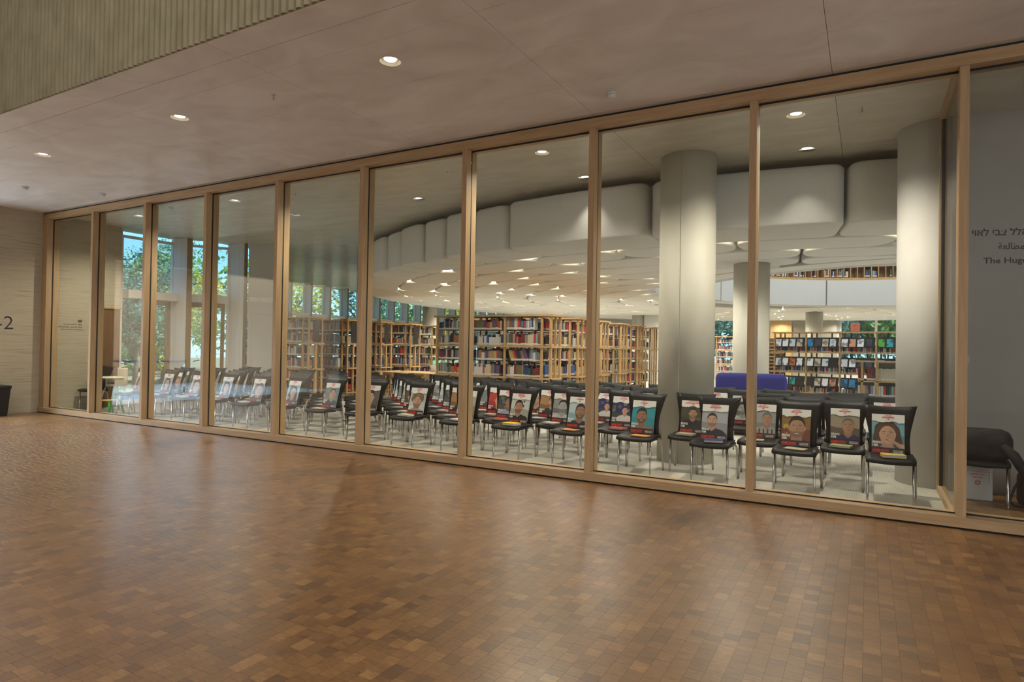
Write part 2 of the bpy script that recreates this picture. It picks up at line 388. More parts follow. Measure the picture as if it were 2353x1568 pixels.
for i in range(len(XS)-1):
    for j in range(len(JY)-1):
        x0, x1, y0, y1 = XS[i]+.0018, XS[i+1]-.0018, JY[j]+(.003 if j == 1 else .0015), JY[j+1]-(.003 if j == 0 else .0015)
        if j == 0: y0 -= .003
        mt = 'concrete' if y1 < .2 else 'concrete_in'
        hs = [(a, b) for a, b in DL_HALL + DL_IN if x0 < a < x1 and y0 < b < y1]
        if hs:
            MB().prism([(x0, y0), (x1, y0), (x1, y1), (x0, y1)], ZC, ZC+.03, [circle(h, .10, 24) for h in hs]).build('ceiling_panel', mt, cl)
        else:
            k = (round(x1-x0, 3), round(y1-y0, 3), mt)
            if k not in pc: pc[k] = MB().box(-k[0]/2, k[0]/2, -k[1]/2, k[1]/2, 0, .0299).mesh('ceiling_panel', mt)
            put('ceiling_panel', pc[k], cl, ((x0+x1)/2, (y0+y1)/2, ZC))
# slab has to open above the downlights: the cups stop inside the slab thickness (recess is drawn by the cup itself)
# ---- ribbed concrete fascia above the slab edge
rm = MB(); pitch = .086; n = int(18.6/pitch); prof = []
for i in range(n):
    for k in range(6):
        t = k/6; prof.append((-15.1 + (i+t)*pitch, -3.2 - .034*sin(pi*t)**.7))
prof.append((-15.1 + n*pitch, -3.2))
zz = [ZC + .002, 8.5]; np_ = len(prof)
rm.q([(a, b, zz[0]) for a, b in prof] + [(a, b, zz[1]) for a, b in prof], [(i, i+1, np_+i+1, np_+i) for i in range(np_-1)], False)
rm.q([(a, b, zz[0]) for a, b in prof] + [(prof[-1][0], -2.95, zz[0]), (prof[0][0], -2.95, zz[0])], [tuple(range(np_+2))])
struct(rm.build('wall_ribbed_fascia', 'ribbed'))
# ---- hall shell behind and beside the camera
struct(MB().box(XL-.3, XL, -1.25, 1.62, 0, ZC).build('wall_left', 'board'))
struct(MB().box(XL-.3, XL, -14, -8.4, 0, 8.5).box(XL-.3, XL, -8.4, -3.2, 3.4, 8.5).box(XL-.3, XL, -3.2, -1.25, 3.4, 4.17).build('wall_left_rear', 'board'))  # lintel over the opening lowered to hide the added lobby light
struct(MB().box(-15.2, 6.2, -14.3, -14, 0, 8.5).build('wall_back', 'whitewall'))
struct(MB().box(6, 6.3, -14, 2.6, 0, 8.5).build('wall_right', 'whitewall'))
struct(MB().box(-15.5, 6.3, -14.3, -3.1, 8.5, 8.7).build('ceiling_hall_roof', 'whitewall'))
struct(MB().box(-22.4, -22.2, -8.6, -1.05, 0, 4.2).box(-22.2, XL-.3, -1.25, -1.05, 0, 4.2).box(-22.2, XL-.3, -8.6, -8.4, 0, 4.2).build('wall_lobby', 'peach'))
struct(MB().box(-22.4, XL-.3, -8.6, -1.05, 4.2, 4.4).build('ceiling_lobby', 'whitewall'))

# unseen timber frames added around the hall's side fill light and roof light
wf = struct(MB().box(5.86, 6, -12.1, -2.9, .62, .74).box(5.86, 6, -12.1, -2.9, 5.26, 5.38).box(5.86, 6, -12.1, -12.0, .74, 5.26).box(5.86, 6, -3.0, -2.9, .74, 5.26).build('window_60', 'oak'))
struct(MB().box(-8.6, .6, -11.75, -11.62, 8.25, 8.5).box(-8.6, .6, -5.58, -5.45, 8.25, 8.5).box(-8.6, -8.52, -11.62, -5.58, 8.25, 8.5).box(.52, .6, -11.62, -5.58, 8.25, 8.5).build('window_61', 'oak'))

# ---- glazed screen: sill, head beam, posts, panes
trim1 = struct(MB().box(XL, 4.4, -.012, .24, 4.036, 4.142).build('trim_1', 'oak_h'))
MB().box(XL, 4.4, .01, .22, 4.142, 4.169).build('shadow_gap', 'gasket', trim1)
trim2 = struct(MB().box(XL, 4.4, -.03, .26, .014, .10).build('trim_2', 'oak_h'))
MB().box(XL, 4.4, -.015, .25, 0, .014).build('shadow_gap', 'gasket', trim2)
X0, SP = -13.283, 1.7456; MW = .07
post = MB().box(0, MW, 0, .105, .10, 4.036).mesh('mullion', 'oak')
post2 = MB().box(.004, MW-.004, .135, .24, .10, 4.036).mesh('inner_mullion', 'oak')
gsk = MB().box(.006, MW-.006, .105, .135, .10, 4.036).mesh('gasket', 'gasket')
for n in range(-1, 10):
    wi = struct(empty('window_%d' % (n+2), (X0 + SP*n, 0, 0)))
    if n == -1:
        MB().box(XL-wi.location.x, .07, 0, .105, .10, 4.036).build('mullion', 'oak', wi)
        MB().box(XL-wi.location.x, .066, .135, .24, .10, 4.036).build('inner_mullion', 'oak', wi)
        MB().box(XL-wi.location.x, .064, .105, .135, .10, 4.036).build('gasket', 'gasket', wi)
    else:
        put('mullion', post, wi); put('inner_mullion', post2, wi); put('gasket', gsk, wi)
    if n < 9:
        MB().box(MW-.004, SP+.004, .114, .124, .104, 4.032).build('pane', 'glass', wi)
        g = MB(); g.box(MW-.005, SP+.005, .106, .113, .10, .112).box(MW-.005, SP+.005, .106, .113, 4.018, 4.036)
        g.build('pane_gasket', 'gasket', wi)
# return pane beside the last chairs
wr = struct(empty('window_12', (.70, 0, 0)))
MB().box(-.03, .05, .26, 1.62, .0, .075).build('bottom_rail', 'oak', wr)
MB().box(-.03, .05, .24, 1.62, 4.09, 4.168).build('top_rail', 'oak', wr)
MB().box(-.03, .05, 1.62, 1.70, 0, 4.168).build('end_post', 'oak', wr)
MB().box(-.012, .028, 1.60, 1.619, .075, 4.09).build('gasket', 'gasket', wr)
MB().box(.004, .014, .245, 1.60, .08, 4.085).build('pane', 'glass', wr)

# ---- columns
def column(name, x, y, r, z1, label):
    mb = MB(); mb.lathe([(r, 0), (r, z1)], 48, (0, 0), True); o = mb.build(name, 'white_col' if 'white' in name else 'column', None, (x, y, 0)); struct(o); o['label'] = label
    if 'white' not in name: MB().box(-.0035, .0035, -r-.0015, -r+.01, 0, z1).build('formwork_seam', 'seam', o)
    return o
column('column_concrete', -2.185, 2.06, .375, ZC, 'round concrete column standing among the rows of black chairs')
column('column_white', .69, 2.19, .40, ZC, 'wide white column beside the glass return at the right')
column('column_concrete', -2.03, 6.55, .34, 3.3, 'round concrete column behind the blue high-backed sofa')
column('column_concrete', -2.02, 23.2, .34, 3.3, 'far round column behind the magazine display shelves')
column('column_concrete', -17.0, 16.0, .33, 3.3, 'far round column in front of the tall side windows')
column('column_concrete', -10.1, 24.2, .33, 3.3, 'thin far column beside the white wall end')

# ---- side room wall with lettering (stands oblique to the glass)
wd = Vector((.968, .252, 0)); wa = Vector((.80, 1.758, 0)); wn_ = Vector((.252, -.968, 0))
ang = atan2(.252, .968)
wallr = MB().box(0, 5.4, 0, .2, 0, ZC).build('wall_side_room', 'whitewall', None, wa, (0, 0, ang)); struct(wallr)
def on_wall(me, name, s, z):
    o = put(name, me, wallr, (s, -.0012, z), (pi/2, 0, 0)); return o
def sdist(x, y): return (Vector((x, y, 0)) - wa).dot(wd)
on_wall(text_mesh('יואל יבצ ללה', .098, .002, 1.06, mats='signwarm'), 'lettering', sdist(.978, 1.805), 2.818)
on_wall(text_mesh('ﺔﻌﻟﺎﻄﻤﻟا', .098, .0012, .92, mats='signwarm'), 'lettering', sdist(1.222, 1.868), 2.664)
on_wall(text_mesh('The Hugo', .088, .0017, 1.17, mats='signwarm'), 'lettering', sdist(1.090, 1.834), 2.513)
MB().box(0, .10, -.02, 0, 0, .075).build('switch_plate', 'plastic_w', wallr, (.07, 0, 1.42))

# ---- left wall lettering
def on_left(me, name, y, z):
    return put(name, me, bpy.data.objects['wall_left'], (XL + .0012, y, z), (pi/2, 0, pi/2))
on_left(text_mesh('-2', .39, -.004, 1.0, mats='sign'), 'lettering', -.79, 1.715)
on_left(text_mesh('הקירסו םוליצ רדח', .05, .0004, 1, align='RIGHT', mats='sign'), 'lettering', .80, 1.845)
on_left(text_mesh('ﻲﺋﻮﻀﻟا ﺢﺴﻤﻟاو ﺮﻳﻮﺼﺘﻟا ﺔﻓﺮﻏ', .05, .0003, .95, align='RIGHT', mats='sign'), 'lettering', .80, 1.79)
on_left(text_mesh('Copy and Scanning Room', .042, .0004, .98, align='RIGHT', mats='sign'), 'lettering', .80, 1.738)
ic = MB(); ic.box(0, .0014, .66, .74, 1.925, 1.955); ic.box(0, .0014, .66, .67, 1.905, 1.925); ic.box(0, .0014, .73, .74, 1.905, 1.925)
ic.box(0, .0014, .67, .73, 1.905, 1.909); ic.q([(.0014, .66, 1.957), (.0014, .74, 1.975), (.0014, .74, 1.981), (.0014, .66, 1.963)], [(0, 1, 2, 3)])
ic.build('copier_symbol', 'sign', bpy.data.objects['wall_left'], (XL, .06, 0))
# brown door in the left wall
d1 = struct(MB().box(0, .035, 1.06, 1.60, 0, 2.25).build('door_1', 'door', None, (XL, 0, 0)))
MB().box(0, .06, 1.03, 1.06, 0, 2.29).box(0, .06, 1.06, 1.62, 2.25, 2.29).build('door_frame', 'oak', d1)

# ---- entry windows: deep X-aligned fins, transoms, glass, doors
wn_i = [20]
def wall_seg(name, a, b, z0, z1, th, m, parent=None):
    a = Vector((*a, 0)); b = Vector((*b, 0)); d = (b-a); L = d.length
    o = MB().box(0, L, -th/2, th/2, z0, z1).build(name, m, parent, a, (0, 0, atan2(d.y, d.x))); return o
def window(a, b, z0, z1, tz, label_doors=False, mid=None):
    n = wn_i[0]; wn_i[0] += 1
    A = Vector((*a, 0)); B = Vector((*b, 0)); d = B - A; L = d.length; r = atan2(d.y, d.x)
    wi = struct(empty('window_%d' % n, A, r))
    MB().box(.03, L-.03, -.006, .006, z0+.05, z1-.05).build('pane', 'winglass', wi)
    fr = MB(); fr.box(0, .06, -.05, .05, z0, z1).box(L-.06, L, -.05, .05, z0, z1).box(.06, L-.06, -.05, .05, z1-.06, z1).box(.06, L-.06, -.05, .05, z0, z0+.08)
    fr.build('window_frame', 'fin', wi)
    if tz: MB().box(.06, L-.06, -.30, .06, tz-.1, tz+.1).build('transom', 'fin', wi)
    if mid:
        dr = MB(); x0 = L*mid
        dr.box(x0, x0+.09, -.06, .02, z0, tz-.1).box(L-.2, L-.11, -.06, .02, z0, tz-.1).box(x0+.09, L-.2, -.06, .02, tz-.22, tz-.1).box(x0+.09, L-.2, -.06, .02, z0, z0+.25)
        dr.build('door_leaf_frame', 'fin_edge', wi)
        MB().tube([(x0+.16, -.07, 1.0), (x0+.16, -.13, 1.02), (x0+.30, -.13, 1.05)], .012).build('door_handle', 'chrome', wi)
    return wi
window((-15.74, 1.9), (-15.74, 3.27), 0, ZC-.08, 2.66, mid=.42)
window((-15.72, 3.36), (-15.06, 4.42), 0, ZC-.08, 2.66, mid=.2)
def fin(x0, x1, y0, y1, z0=0, z1=ZC):
    o = struct(MB().box(x0, x1-.001, y0, y1, z0, z1).build('wall_fin', 'fin'))
    MB().box(x1-.001, x1+.012, y0-.001, y1+.001, z0, z1).build('fin_edge', 'fin_edge', o); return o
fin(-15.78, -15.12, 3.22, 3.36); fin(-15.1, -14.43, 4.38, 4.48)
struct(MB().box(-15.85, -15.72, 1.5, 1.95, 0, ZC).box(-15.72, XL-.3, 1.3, 1.55, 0, ZC).build('wall_jamb', 'timber'))
pw = struct(wall_seg('wall_partition', (-14.36, 4.47), (-13.86, 4.98), 0, ZC, .08, 'white'))
MB().box(.02, .69, -.055, -.04, 2.62, 2.74).build('rail', 'fin', pw)
MB().box(.10, .67, -.046, -.04, 0, 2.28).build('access_panel', 'white', pw); MB().box(.095, .675, -.0415, -.0395, 0, 2.285).build('panel_joint', 'greywall', pw)
struct(wall_seg('wall_return', (-13.9, 5.02), (-21.4, 10.9), 0, ZC, .2, 'white'))

# ---- far side windows with fins
fy = [10.75 + 1.105*i for i in range(0, 19)]
for i, y in enumerate(fy):
    o = struct(MB().box(-21.62, -21.16, y, y+.08, 0, ZC).build('wall_fin', 'fin'))
    MB().box(-21.16, -21.145, y-.001, y+.081, 0, ZC).build('fin_edge', 'fin_edge' if i % 2 == 0 else 'greywall', o)
    if i < len(fy)-1:
        window((-21.55, y+.08), (-21.55, fy[i+1]), 0, ZC-.02, None)
        MB().box(-21.5, -21.25, y+.08, fy[i+1], 2.74, 2.86).build('transom', 'fin', bpy.data.objects['window_%d' % (wn_i[0]-1)]).matrix_parent_inverse = Matrix.Translation((-21.55, y+.1, 0)).inverted()
bpy.context.view_layer.update()
for o in list(C.objects):
    if o.name.startswith('transom') and o.parent and abs(o.parent.location.x + 21.55) < .01:
        o.matrix_parent_inverse = o.parent.matrix_world.inverted()
struct(MB().box(-21.7, -21.5, 10.4, 10.75, 0, ZC).box(-21.7, -21.5, fy[-1], 33, 0, ZC).build('wall_side_far', 'white'))
# ---- far end wall with windows
struct(MB().box(-21.7, -8.2, 31, 31.2, 0, ZC).box(-8.2, -6.2, 31, 31.2, 0, .9).box(-6.2, -4.7, 31, 31.2, 0, ZC).box(-8.2, -6.2, 31, 31.2, 3.4, ZC).build('wall_far', 'white'))
struct(MB().box(-4.7, -3.62, 30.6, 30.9, 0, 3.6).build('wall_timber', 'timber'))
struct(MB().box(-3.62, -1.45, 30.7, 30.9, 0, 3.6).build('wall_grey_panel', 'greywall'))
struct(MB().box(-4.7, -1.3, 31, 31.2, 0, ZC).box(-1.3, 12, 31, 31.2, 0, .5).box(-1.3, 12, 31, 31.2, 3.6, ZC).build('wall_far_end', 'white'))
window((-8.2, 31.1), (-6.2, 31.1), .9, 3.4, None); window((-1.3, 31.1), (.35, 31.1), .5, 3.6, None); window((.35, 31.1), (2.6, 31.1), .5, 3.6, None); window((2.6, 31.1), (12, 31.1), .5, 3.6, None)
struct(MB().box(-9.75, -8.95, 24, 24.2, 0, 3.3).build('wall_white_end', 'white'))
struct(MB().box(12, 12.2, 2, 31.2, 0, ZC).build('wall_far_right', 'whitewall'))

# ---- void edge, drum and gallery above
def arc_wall(mb, c, r0, r1, a0, a1, z0, z1, n=24):
    pts = []
    for k in range(n+1):
        a = a0 + (a1-a0)*k/n; pts.append((c[0] + r1*cos(a), c[1] + r1*sin(a)))
    for k in range(n, -1, -1):
        a = a0 + (a1-a0)*k/n; pts.append((c[0] + r0*cos(a), c[1] + r0*sin(a)))
    return mb.prism(pts, z0, z1)
par = empty('wall_void_parapet', (0, 0, 0)); struct(par)
for k in range(16):
    a0 = 2*pi*k/16 + .004 + .05; a1 = 2*pi*(k+1)/16 - .004 + .05
    arc_wall(MB(), VOID, VR, VR+.22, a0, a1, 3.23, 4.14, 8).build('parapet_panel', 'white', par)
g = MB(); arc_wall(g, VOID, VR+.22, VR+.9, 0, 2*pi, 3.235, 3.30, 64); g.build('soffit_ring', 'raft', par)
struct(MB().prism(circle(VOID, 9.2, 48), 4.6, 8.8, [circle(VOID, 9.0, 48)]).build('wall_drum', 'white'))
struct(MB().prism(circle(VOID, 9.2, 48), 8.8, 9.0).build('ceiling_drum', 'white'))
gal = empty('gallery_bookcase', (VOID[0], VOID[1], 4.14)); tag(gal, 'curved timber bookcase on the upper gallery above the white parapet', 'bookcase')
GB = []   # gallery books go to the field of books
arc_wall(MB(), (0, 0), 6.0, 6.5, radians(28), radians(152), 0, .1, 48).build('base', 'shelf_oak', gal)
for lv in range(1, 4):
    arc_wall(MB(), (0, 0), 6.05, 6.45, radians(28), radians(152), .1 + .40*lv, .13 + .40*lv, 48).build('shelf', 'shelf_oak', gal)
arc_wall(MB(), (0, 0), 6.44, 6.47, radians(28), radians(152), .1, 1.35, 48).build('back_panel', 'shelf_oak', gal)
dv = MB().box(-.012, .012, 6.03, 6.45, .1, 1.3).mesh('divider', 'shelf_oak')
na = 58
for k in range(na+1):
    a = radians(28 + 124*k/na); put('divider', dv, gal, (0, 0, 0), (0, 0, a - pi/2))
    if k < na and (k*7) % 11 not in (3, 4):
        for lv in range(3):
            GB.append((a, radians(124/na), .13 + .40*lv))

# ================================================================== CEILING RAFT
raft = empty('ceiling_raft', (-2.5, 17, 0)); tag(raft, 'white padded ceiling raft of rounded panels with warm lamps in the gaps', 'ceiling raft')
RC = Vector((-2.5, 17)); RR = 14.4
def raft_panel(r0, r1, f0, f1, z0, z1, cr, gap=.02):
    D = r1 - r0 - 2*gap; rm_ = (r0+r1)/2; L = rm_*(f1-f0) - 2*gap; cr = min(cr, D*.44, L*.36)
    def loop(ins):
        out = []; c = max(cr - ins, .02); hx = L/2 - ins; hy = D/2 - ins
        cs = ((hx-c, hy-c, 0), (-hx+c, hy-c, 90), (-hx+c, -hy+c, 180), (hx-c, -hy+c, 270))
        for qi, (cx, cy, a0) in enumerate(cs):
            for k in range(5):
                a = radians(a0 + 22.5*k); out.append((cx + c*cos(a), cy + c*sin(a)))
            if qi in (0, 2):
                m = max(1, int(L/.7)); nx = cs[(qi+1) % 4][0]
                for k in range(1, m): out.append((cx + (nx-cx)*k/m, cy + (hy-(hy-c))*1 if qi == 0 else cy - c))
        res = []
        fm_ = (f0+f1)/2
        for u, v in out:
            r = rm_ + v; f = fm_ + u/rm_
            res.append((-r*sin(f), -r*cos(f)))
        return res
    lv = [(z0, .034), (z0+.010, .010), (z0+.034, 0), (z1-.04, 0), (z1, .04)]
    mb = MB(); ls = [loop(i) for _, i in lv]; n = len(ls[0]); pts = [(x, y, lv[k][0]) for k, l in enumerate(ls) for x, y in l]
    fs = []
    for k in range(len(lv)-1):
        for i in range(n): j = (i+1) % n; fs.append((k*n+i, k*n+j, (k+1)*n+j, (k+1)*n+i))
    mb.q(pts, fs, True); b = len(mb.v)-len(pts)
    for rng in (range(n), range((len(lv)-1)*n, len(lv)*n)):
        mb.f.append(tuple(b+i for i in rng)); mb.sm.append(False); mb.mi.append(0)
    return mb
def raft_ok(x, y):
    if x > 5.5: return False
    return hypot(x-VOID[0], y-VOID[1]) > VR + .75
rr = random.Random(11); radii = [14.4, 13.2, 12.1, 11.05, 10.0, 8.95, 7.9, 6.8, 5.7, 4.6, 3.4]
lampm = MB().lathe([(.25, 0), (.25, .015)], 14, (0, 0)).mesh('lamp', 'gaplamp')
first = [math.asin((-2.5 - X)/14.4) for X in (5.2, 2.4, -.25, -2.94, -5.6, -6.5, -7.3, -8.1, -9.0, -9.8, -10.6, -11.4, -12.05, -12.62)]
for ri in range(len(radii)-1):
    R1, R0 = radii[ri], radii[ri+1]
    br = list(first) if ri == 0 else [radians(-36) + rr.uniform(0, .1)]
    while br[-1] < radians(300):
        br.append(br[-1] + rr.uniform(1.5, 2.9)/R1)
    for k in range(len(br)-1):
        f0, f1 = br[k], br[k+1]; fm_ = (f0+f1)/2; rm_ = (R0+R1)/2
        px_, py_ = RC.x - rm_*sin(fm_), RC.y - rm_*cos(fm_)
        if not raft_ok(px_, py_): continue
        raft_panel(R0, R1 + ((.05 if k % 2 else 0) if ri == 0 else 0), f0, f1, 3.25, 4.06 if ri == 0 else 3.55, .2 if ri == 0 else .42).build('raft_panel', 'raft', raft)
        if ri > 0 and raft_ok(RC.x - R1*sin(f0), RC.y - R1*cos(f0)) and min(hypot(RC.x - R1*sin(f0) - a, RC.y - R1*cos(f0) - b) for a, b in ((-2.03, 6.55), (-2.02, 23.2), (-17, 16), (-10.1, 24.2))) > 1.3:
            put('lamp', lampm, raft, (-R1*sin(f0), -R1*cos(f0), 3.30))
            pl = bpy.data.lights.new('raft_lamp', 'SPOT'); pl.energy = 82; pl.spot_size = radians(150); pl.spot_blend = .6; pl.color = (1, .92, .80); pl.shadow_soft_size = .02
            po = bpy.data.objects.new('raft_lamp', pl); C.objects.link(po); po.parent = raft; po.location = (-R1*sin(f0), -R1*cos(f0), 3.20)

# ================================================================== BOOKS (helpers)
fieldv = []; fieldf = []; fieldh = []
def field_book(m, w, d, h):
    b = len(fieldv)
    for z in (0, h):
        for x, y in ((0, 0), (w, 0), (w, d), (0, d)):
            fieldv.append(tuple(m @ Vector((x, y, z)))); fieldh.append(z/h)
    fieldf.extend([(b+4, b+5, b+6, b+7), (b, b+1, b+5, b+4), (b+1, b+2, b+6, b+5), (b+3, b, b+4, b+7), (b+2, b+3, b+7, b+6)])
def unit_book(name, material):
    mb = MB().box(0, 1, 0, 1, 0, 1); me = mb.mesh('book', material)
    at = me.attributes.new('h', 'FLOAT', 'POINT')
    for i, v in enumerate(me.vertices): at.data[i].value = v.co.z
    return me
UB = {k: unit_book(k, m) for k, m in BM.items()}

# ================================================================== BOOKCASES
LV = [.20, .54, .88, 1.22, 1.56, 1.90]     # shelf levels; the timber rails are every second one
bkc = {}
def cached(key, fn):
    if key not in bkc: bkc[key] = fn()
    return bkc[key]
single_left = [290]
def bookcase(x1, y0, nb, label, single=False, bay=.91, dep=.5, seed=0, fill=True, zmin=0):
    "x1: right end, y0: front face; origin at the front left foot"
    L = nb*bay + .05; root = empty('bookcase', (x1 - L - .2, y0, 0)); tag(root, label, 'bookcase', 'timber bookcases in the reading room')
    rb = random.Random(seed)
    put('top_board', cached(('top', nb, bay), lambda: MB().box(-.04, L+.24, -.05, dep+.05, 2.19, 2.23).mesh('top_board', 'shelf_oak')), root)
    pm = cached('post', lambda: MB().box(0, .045, 0, .045, 0, 2.19).mesh('post', 'shelf_oak'))
    for i in range(nb+1):
        for y in (0, dep-.045): put('post', pm, root, (i*bay, y, 0))
    for y in (0, dep/2-.02, dep-.045): put('post', pm, root, (L+.155, y, 0))
    rl = cached(('rail', nb, bay), lambda: MB().box(-.03, L+.23, 0, .03, 0, .04).mesh('rail', 'shelf_oak'))
    for z in (.16, .84, 1.52):
        for y in (-.031, dep+.001): put('rail', rl, root, (0, y, z))
    er = cached('endrail', lambda: MB().box(0, .03, 0, dep, 0, .04).mesh('end_rail', 'shelf_oak'))
    for z in (.16, .84, 1.52): put('end_rail', er, root, (L+.201, 0, z))
    tr = cached(('tray', bay), lambda: MB().box(.05, bay-.005, .03, dep-.03, 0, .012).mesh('shelf', 'blackmetal'))
    bp = cached(('back', bay), lambda: MB().box(bay*.33, bay*.33+.03, dep/2-.02, dep/2+.02, .1, 2.19).box(bay*.7, bay*.7+.03, dep/2-.02, dep/2+.02, .1, 2.19).mesh('upright', 'blackmetal'))
    for i in range(nb):
        put('upright', bp, root, (i*bay, 0, 0))
        for z in LV: put('shelf', tr, root, (i*bay, 0, z-.0125))
    if not fill: return root
    for i in range(nb):
        for li, z in enumerate(LV):
            for side in (0, 1):
                if side == 1 and single: pass
                bx0 = i*bay + .06; bx1 = (i+1)*bay - .01
                x = bx0; runs = rb.random(); k = 0
                gap0 = rb.uniform(0, .16) if rb.random() < .5 else 0
                if rb.random() < .5: x += gap0
                else: bx1 -= gap0
                tilt_run = single and side == 0 and i == nb-1 and li == 3
                if tilt_run: x = bx0 + .12
                ck = rb.choice(BKW); hh = rb.uniform(.2, .26)
                while x < bx1 - .02:
                    wd_ = rb.uniform(.016, .042)
                    if x + wd_ > bx1: break
                    if rb.random() < .5: ck = rb.choice(BKW)
                    if rb.random() < .3: hh = rb.uniform(.17, .27)
                    h = min(hh + rb.uniform(-.008, .008), .28); d = rb.uniform(.14, .19)
                    y = .035 if side == 0 else dep - .035 - d
                    tl = 0
                    if tilt_run and x < bx0 + .55: tl = radians(-18)
                    m = Matrix.Translation((root.location.x + x, root.location.y + y, z)) @ Matrix.Rotation(tl, 4, 'Y')
                    if single and side == 0 and li >= 2 and single_left[0] > 0:
                        single_left[0] -= 1
                        o = put('book', UB[ck], None, (root.location.x + x, root.location.y + y, z), (0, tl, 0), (wd_-.001, d, h))
                        tag(o, '%s book, %s from the left, %s shelf, %s bay of the nearest bookcase' % (ck, ORD[min(k, 33)], ['', '', 'fourth', 'third', 'second', 'top'][li], ['left', 'middle', 'right'][i]), 'book', 'books in the nearest bookcase')
                    else: field_book(m, wd_-.001, d, h)
                    x += wd_*(1 if not tl else 1.12); k += 1
    return root
bookcase(-5.82, 5.3, 3, 'nearest timber bookcase with leaning books, in the middle of the room', True, seed=5)
ys = [6.75, 8.2, 9.65, 11.1, 12.5]
for i, y in enumerate(ys):
    bookcase(-5.82, y, 3, 'timber bookcase %s behind the nearest one' % ORD[i], seed=20+i)
for i, y in enumerate([5.0, 6.4, 7.8, 9.2, 10.6]):
    bookcase(-12.65, y, 3 if i else 3, '%s timber bookcase of the left group, counted from the chairs' % ORD[i], seed=40+i)
bookcase(-6.3, 21.5, 1, 'narrow far bookcase between the two concrete columns', seed=60); bookcase(-5.2, 24.5, 1, 'farthest low bookcase seen left of the blue sofa', seed=61)

# shelf-end information boards
for i, y in enumerate([5.0, 6.4, 7.8, 9.2, 10.6]):
    o = MB().box(0, .012, .03, .24, 1.58, 2.16).build('end_board', 'blackmetal', None, (-12.65+.045, y+.06, 0))
    tag(o, 'dark information board on the end of the %s bookcase in the left group' % ORD[i], 'board', 'bookcase end boards')

# gallery books
rg = random.Random(9)
for a, da, z in GB:
    n = rg.randint(3, 5); a0 = a + .006; a1 = a + da - .006
    if rg.random() < .2: continue
    for k in range(n):
        if rg.random() < .12: continue
        aa = a0 + (a1-a0)*(k+.5)/n; wd_ = (a1-a0)*6.1/n*.92
        m = Matrix.Translation((VOID[0], VOID[1], 4.14 + z + .001)) @ Matrix.Rotation(aa - pi/2, 4, 'Z') @ Matrix.Translation((-wd_/2, 6.08, 0))
        field_book(m, wd_, .2, rg.uniform(.2, .3))

# ---- magazine display shelves
disp = empty('magazine_shelf', (-2.95, 17.75, 0), atan2(-1.1, 3.7)); tag(disp, 'long timber display shelf with black sloping boards of magazines', 'display shelf')
DW = 4.5; bay = 1.1
MB().box(-.05, DW, -.05, .6, 2.19, 2.23).build('top_board', 'shelf_oak', disp)
pm = MB().box(0, .05, 0, .05, 0, 2.19).mesh('post', 'shelf_oak'); 
for i in range(5):
    for y in (0, .5): put('post', pm, disp, (i*bay-.01, y, 0))
for z in (.10, .80, 1.50):
    for y in (-.06, .55): MB().box(-.1, DW, 0, .06, 0, .04).build('rail', 'shelf_oak', disp, (0, y, z))
MAG = [('white', (.80, .80, .82)), ('pale grey', (.60, .63, .67)), ('green', (.10, .36, .05)), ('teal', (.03, .35, .36)), ('salmon', (.65, .30, .18)), ('yellow', (.62, .5, .03)), ('bright blue', (.03, .22, .45)), ('orange', (.5, .14, .03)), ('dark', (.05, .05, .07)), ('cream', (.58, .50, .38))]
def magmat(n, c):
    m = mat('cover_' + n.replace(' ', '_'), c, .4); L = m.node_tree.links
    v = nd(m, 'ShaderNodeTexVoronoi'); v.inputs['Scale'].default_value = 9
    add = nd(m, 'ShaderNodeVectorMath', operation='ADD'); L.new(coords(m, kind='obj'), add.inputs[0]); oi = nd(m, 'ShaderNodeObjectInfo')
    mu = nd(m, 'ShaderNodeMath', operation='MULTIPLY'); mu.inputs[1].default_value = 50; L.new(oi.outputs['Random'], mu.inputs[0]); L.new(mu.outputs[0], add.inputs[1]); L.new(add.outputs[0], v.inputs['Vector'])
    r = ramp(m, [(0, c), (.62, c), (.68, tuple(x*.35 for x in c))]); L.new(v.outputs['Color'], r.inputs[0]); L.new(r.outputs[0], bsdf(m).inputs['Base Color']); return m
MM = {n: magmat(n, c) for n, c in MAG}
row_cols = [['white', 'white', 'pale grey', 'cream', 'bright blue', 'dark', 'cream', 'pale grey', 'white', 'salmon', 'white', 'dark', 'green', 'teal', None, 'salmon'],
            ['pale grey', 'white', 'orange', 'white', 'white', 'cream', 'pale grey', None, 'pale grey', 'white', 'dark', 'dark', 'pale grey', 'dark', 'yellow', 'white'],
            ['pale grey', 'white', 'teal', None, None, 'cream', 'white', 'salmon', 'bright blue', 'bright blue', None, None, None, None, None, None]]
magmesh = {n: MB().box(-.095, .095, -.004, .004, 0, .26).mesh('magazine', MM[n]) for n in MM}
bdm = MB().box(.05, bay-.02, -.012, 0, 0, .34, Matrix.Rotation(radians(-12), 4, 'X')).mesh('display_board', 'blackmetal')
upm = MB().box(.28, .315, .2, .24, .1, 2.19).box(.78, .815, .2, .24, .1, 2.19).mesh('upright', 'blackmetal')
rg = random.Random(4); dm = disp.matrix_basis.copy()
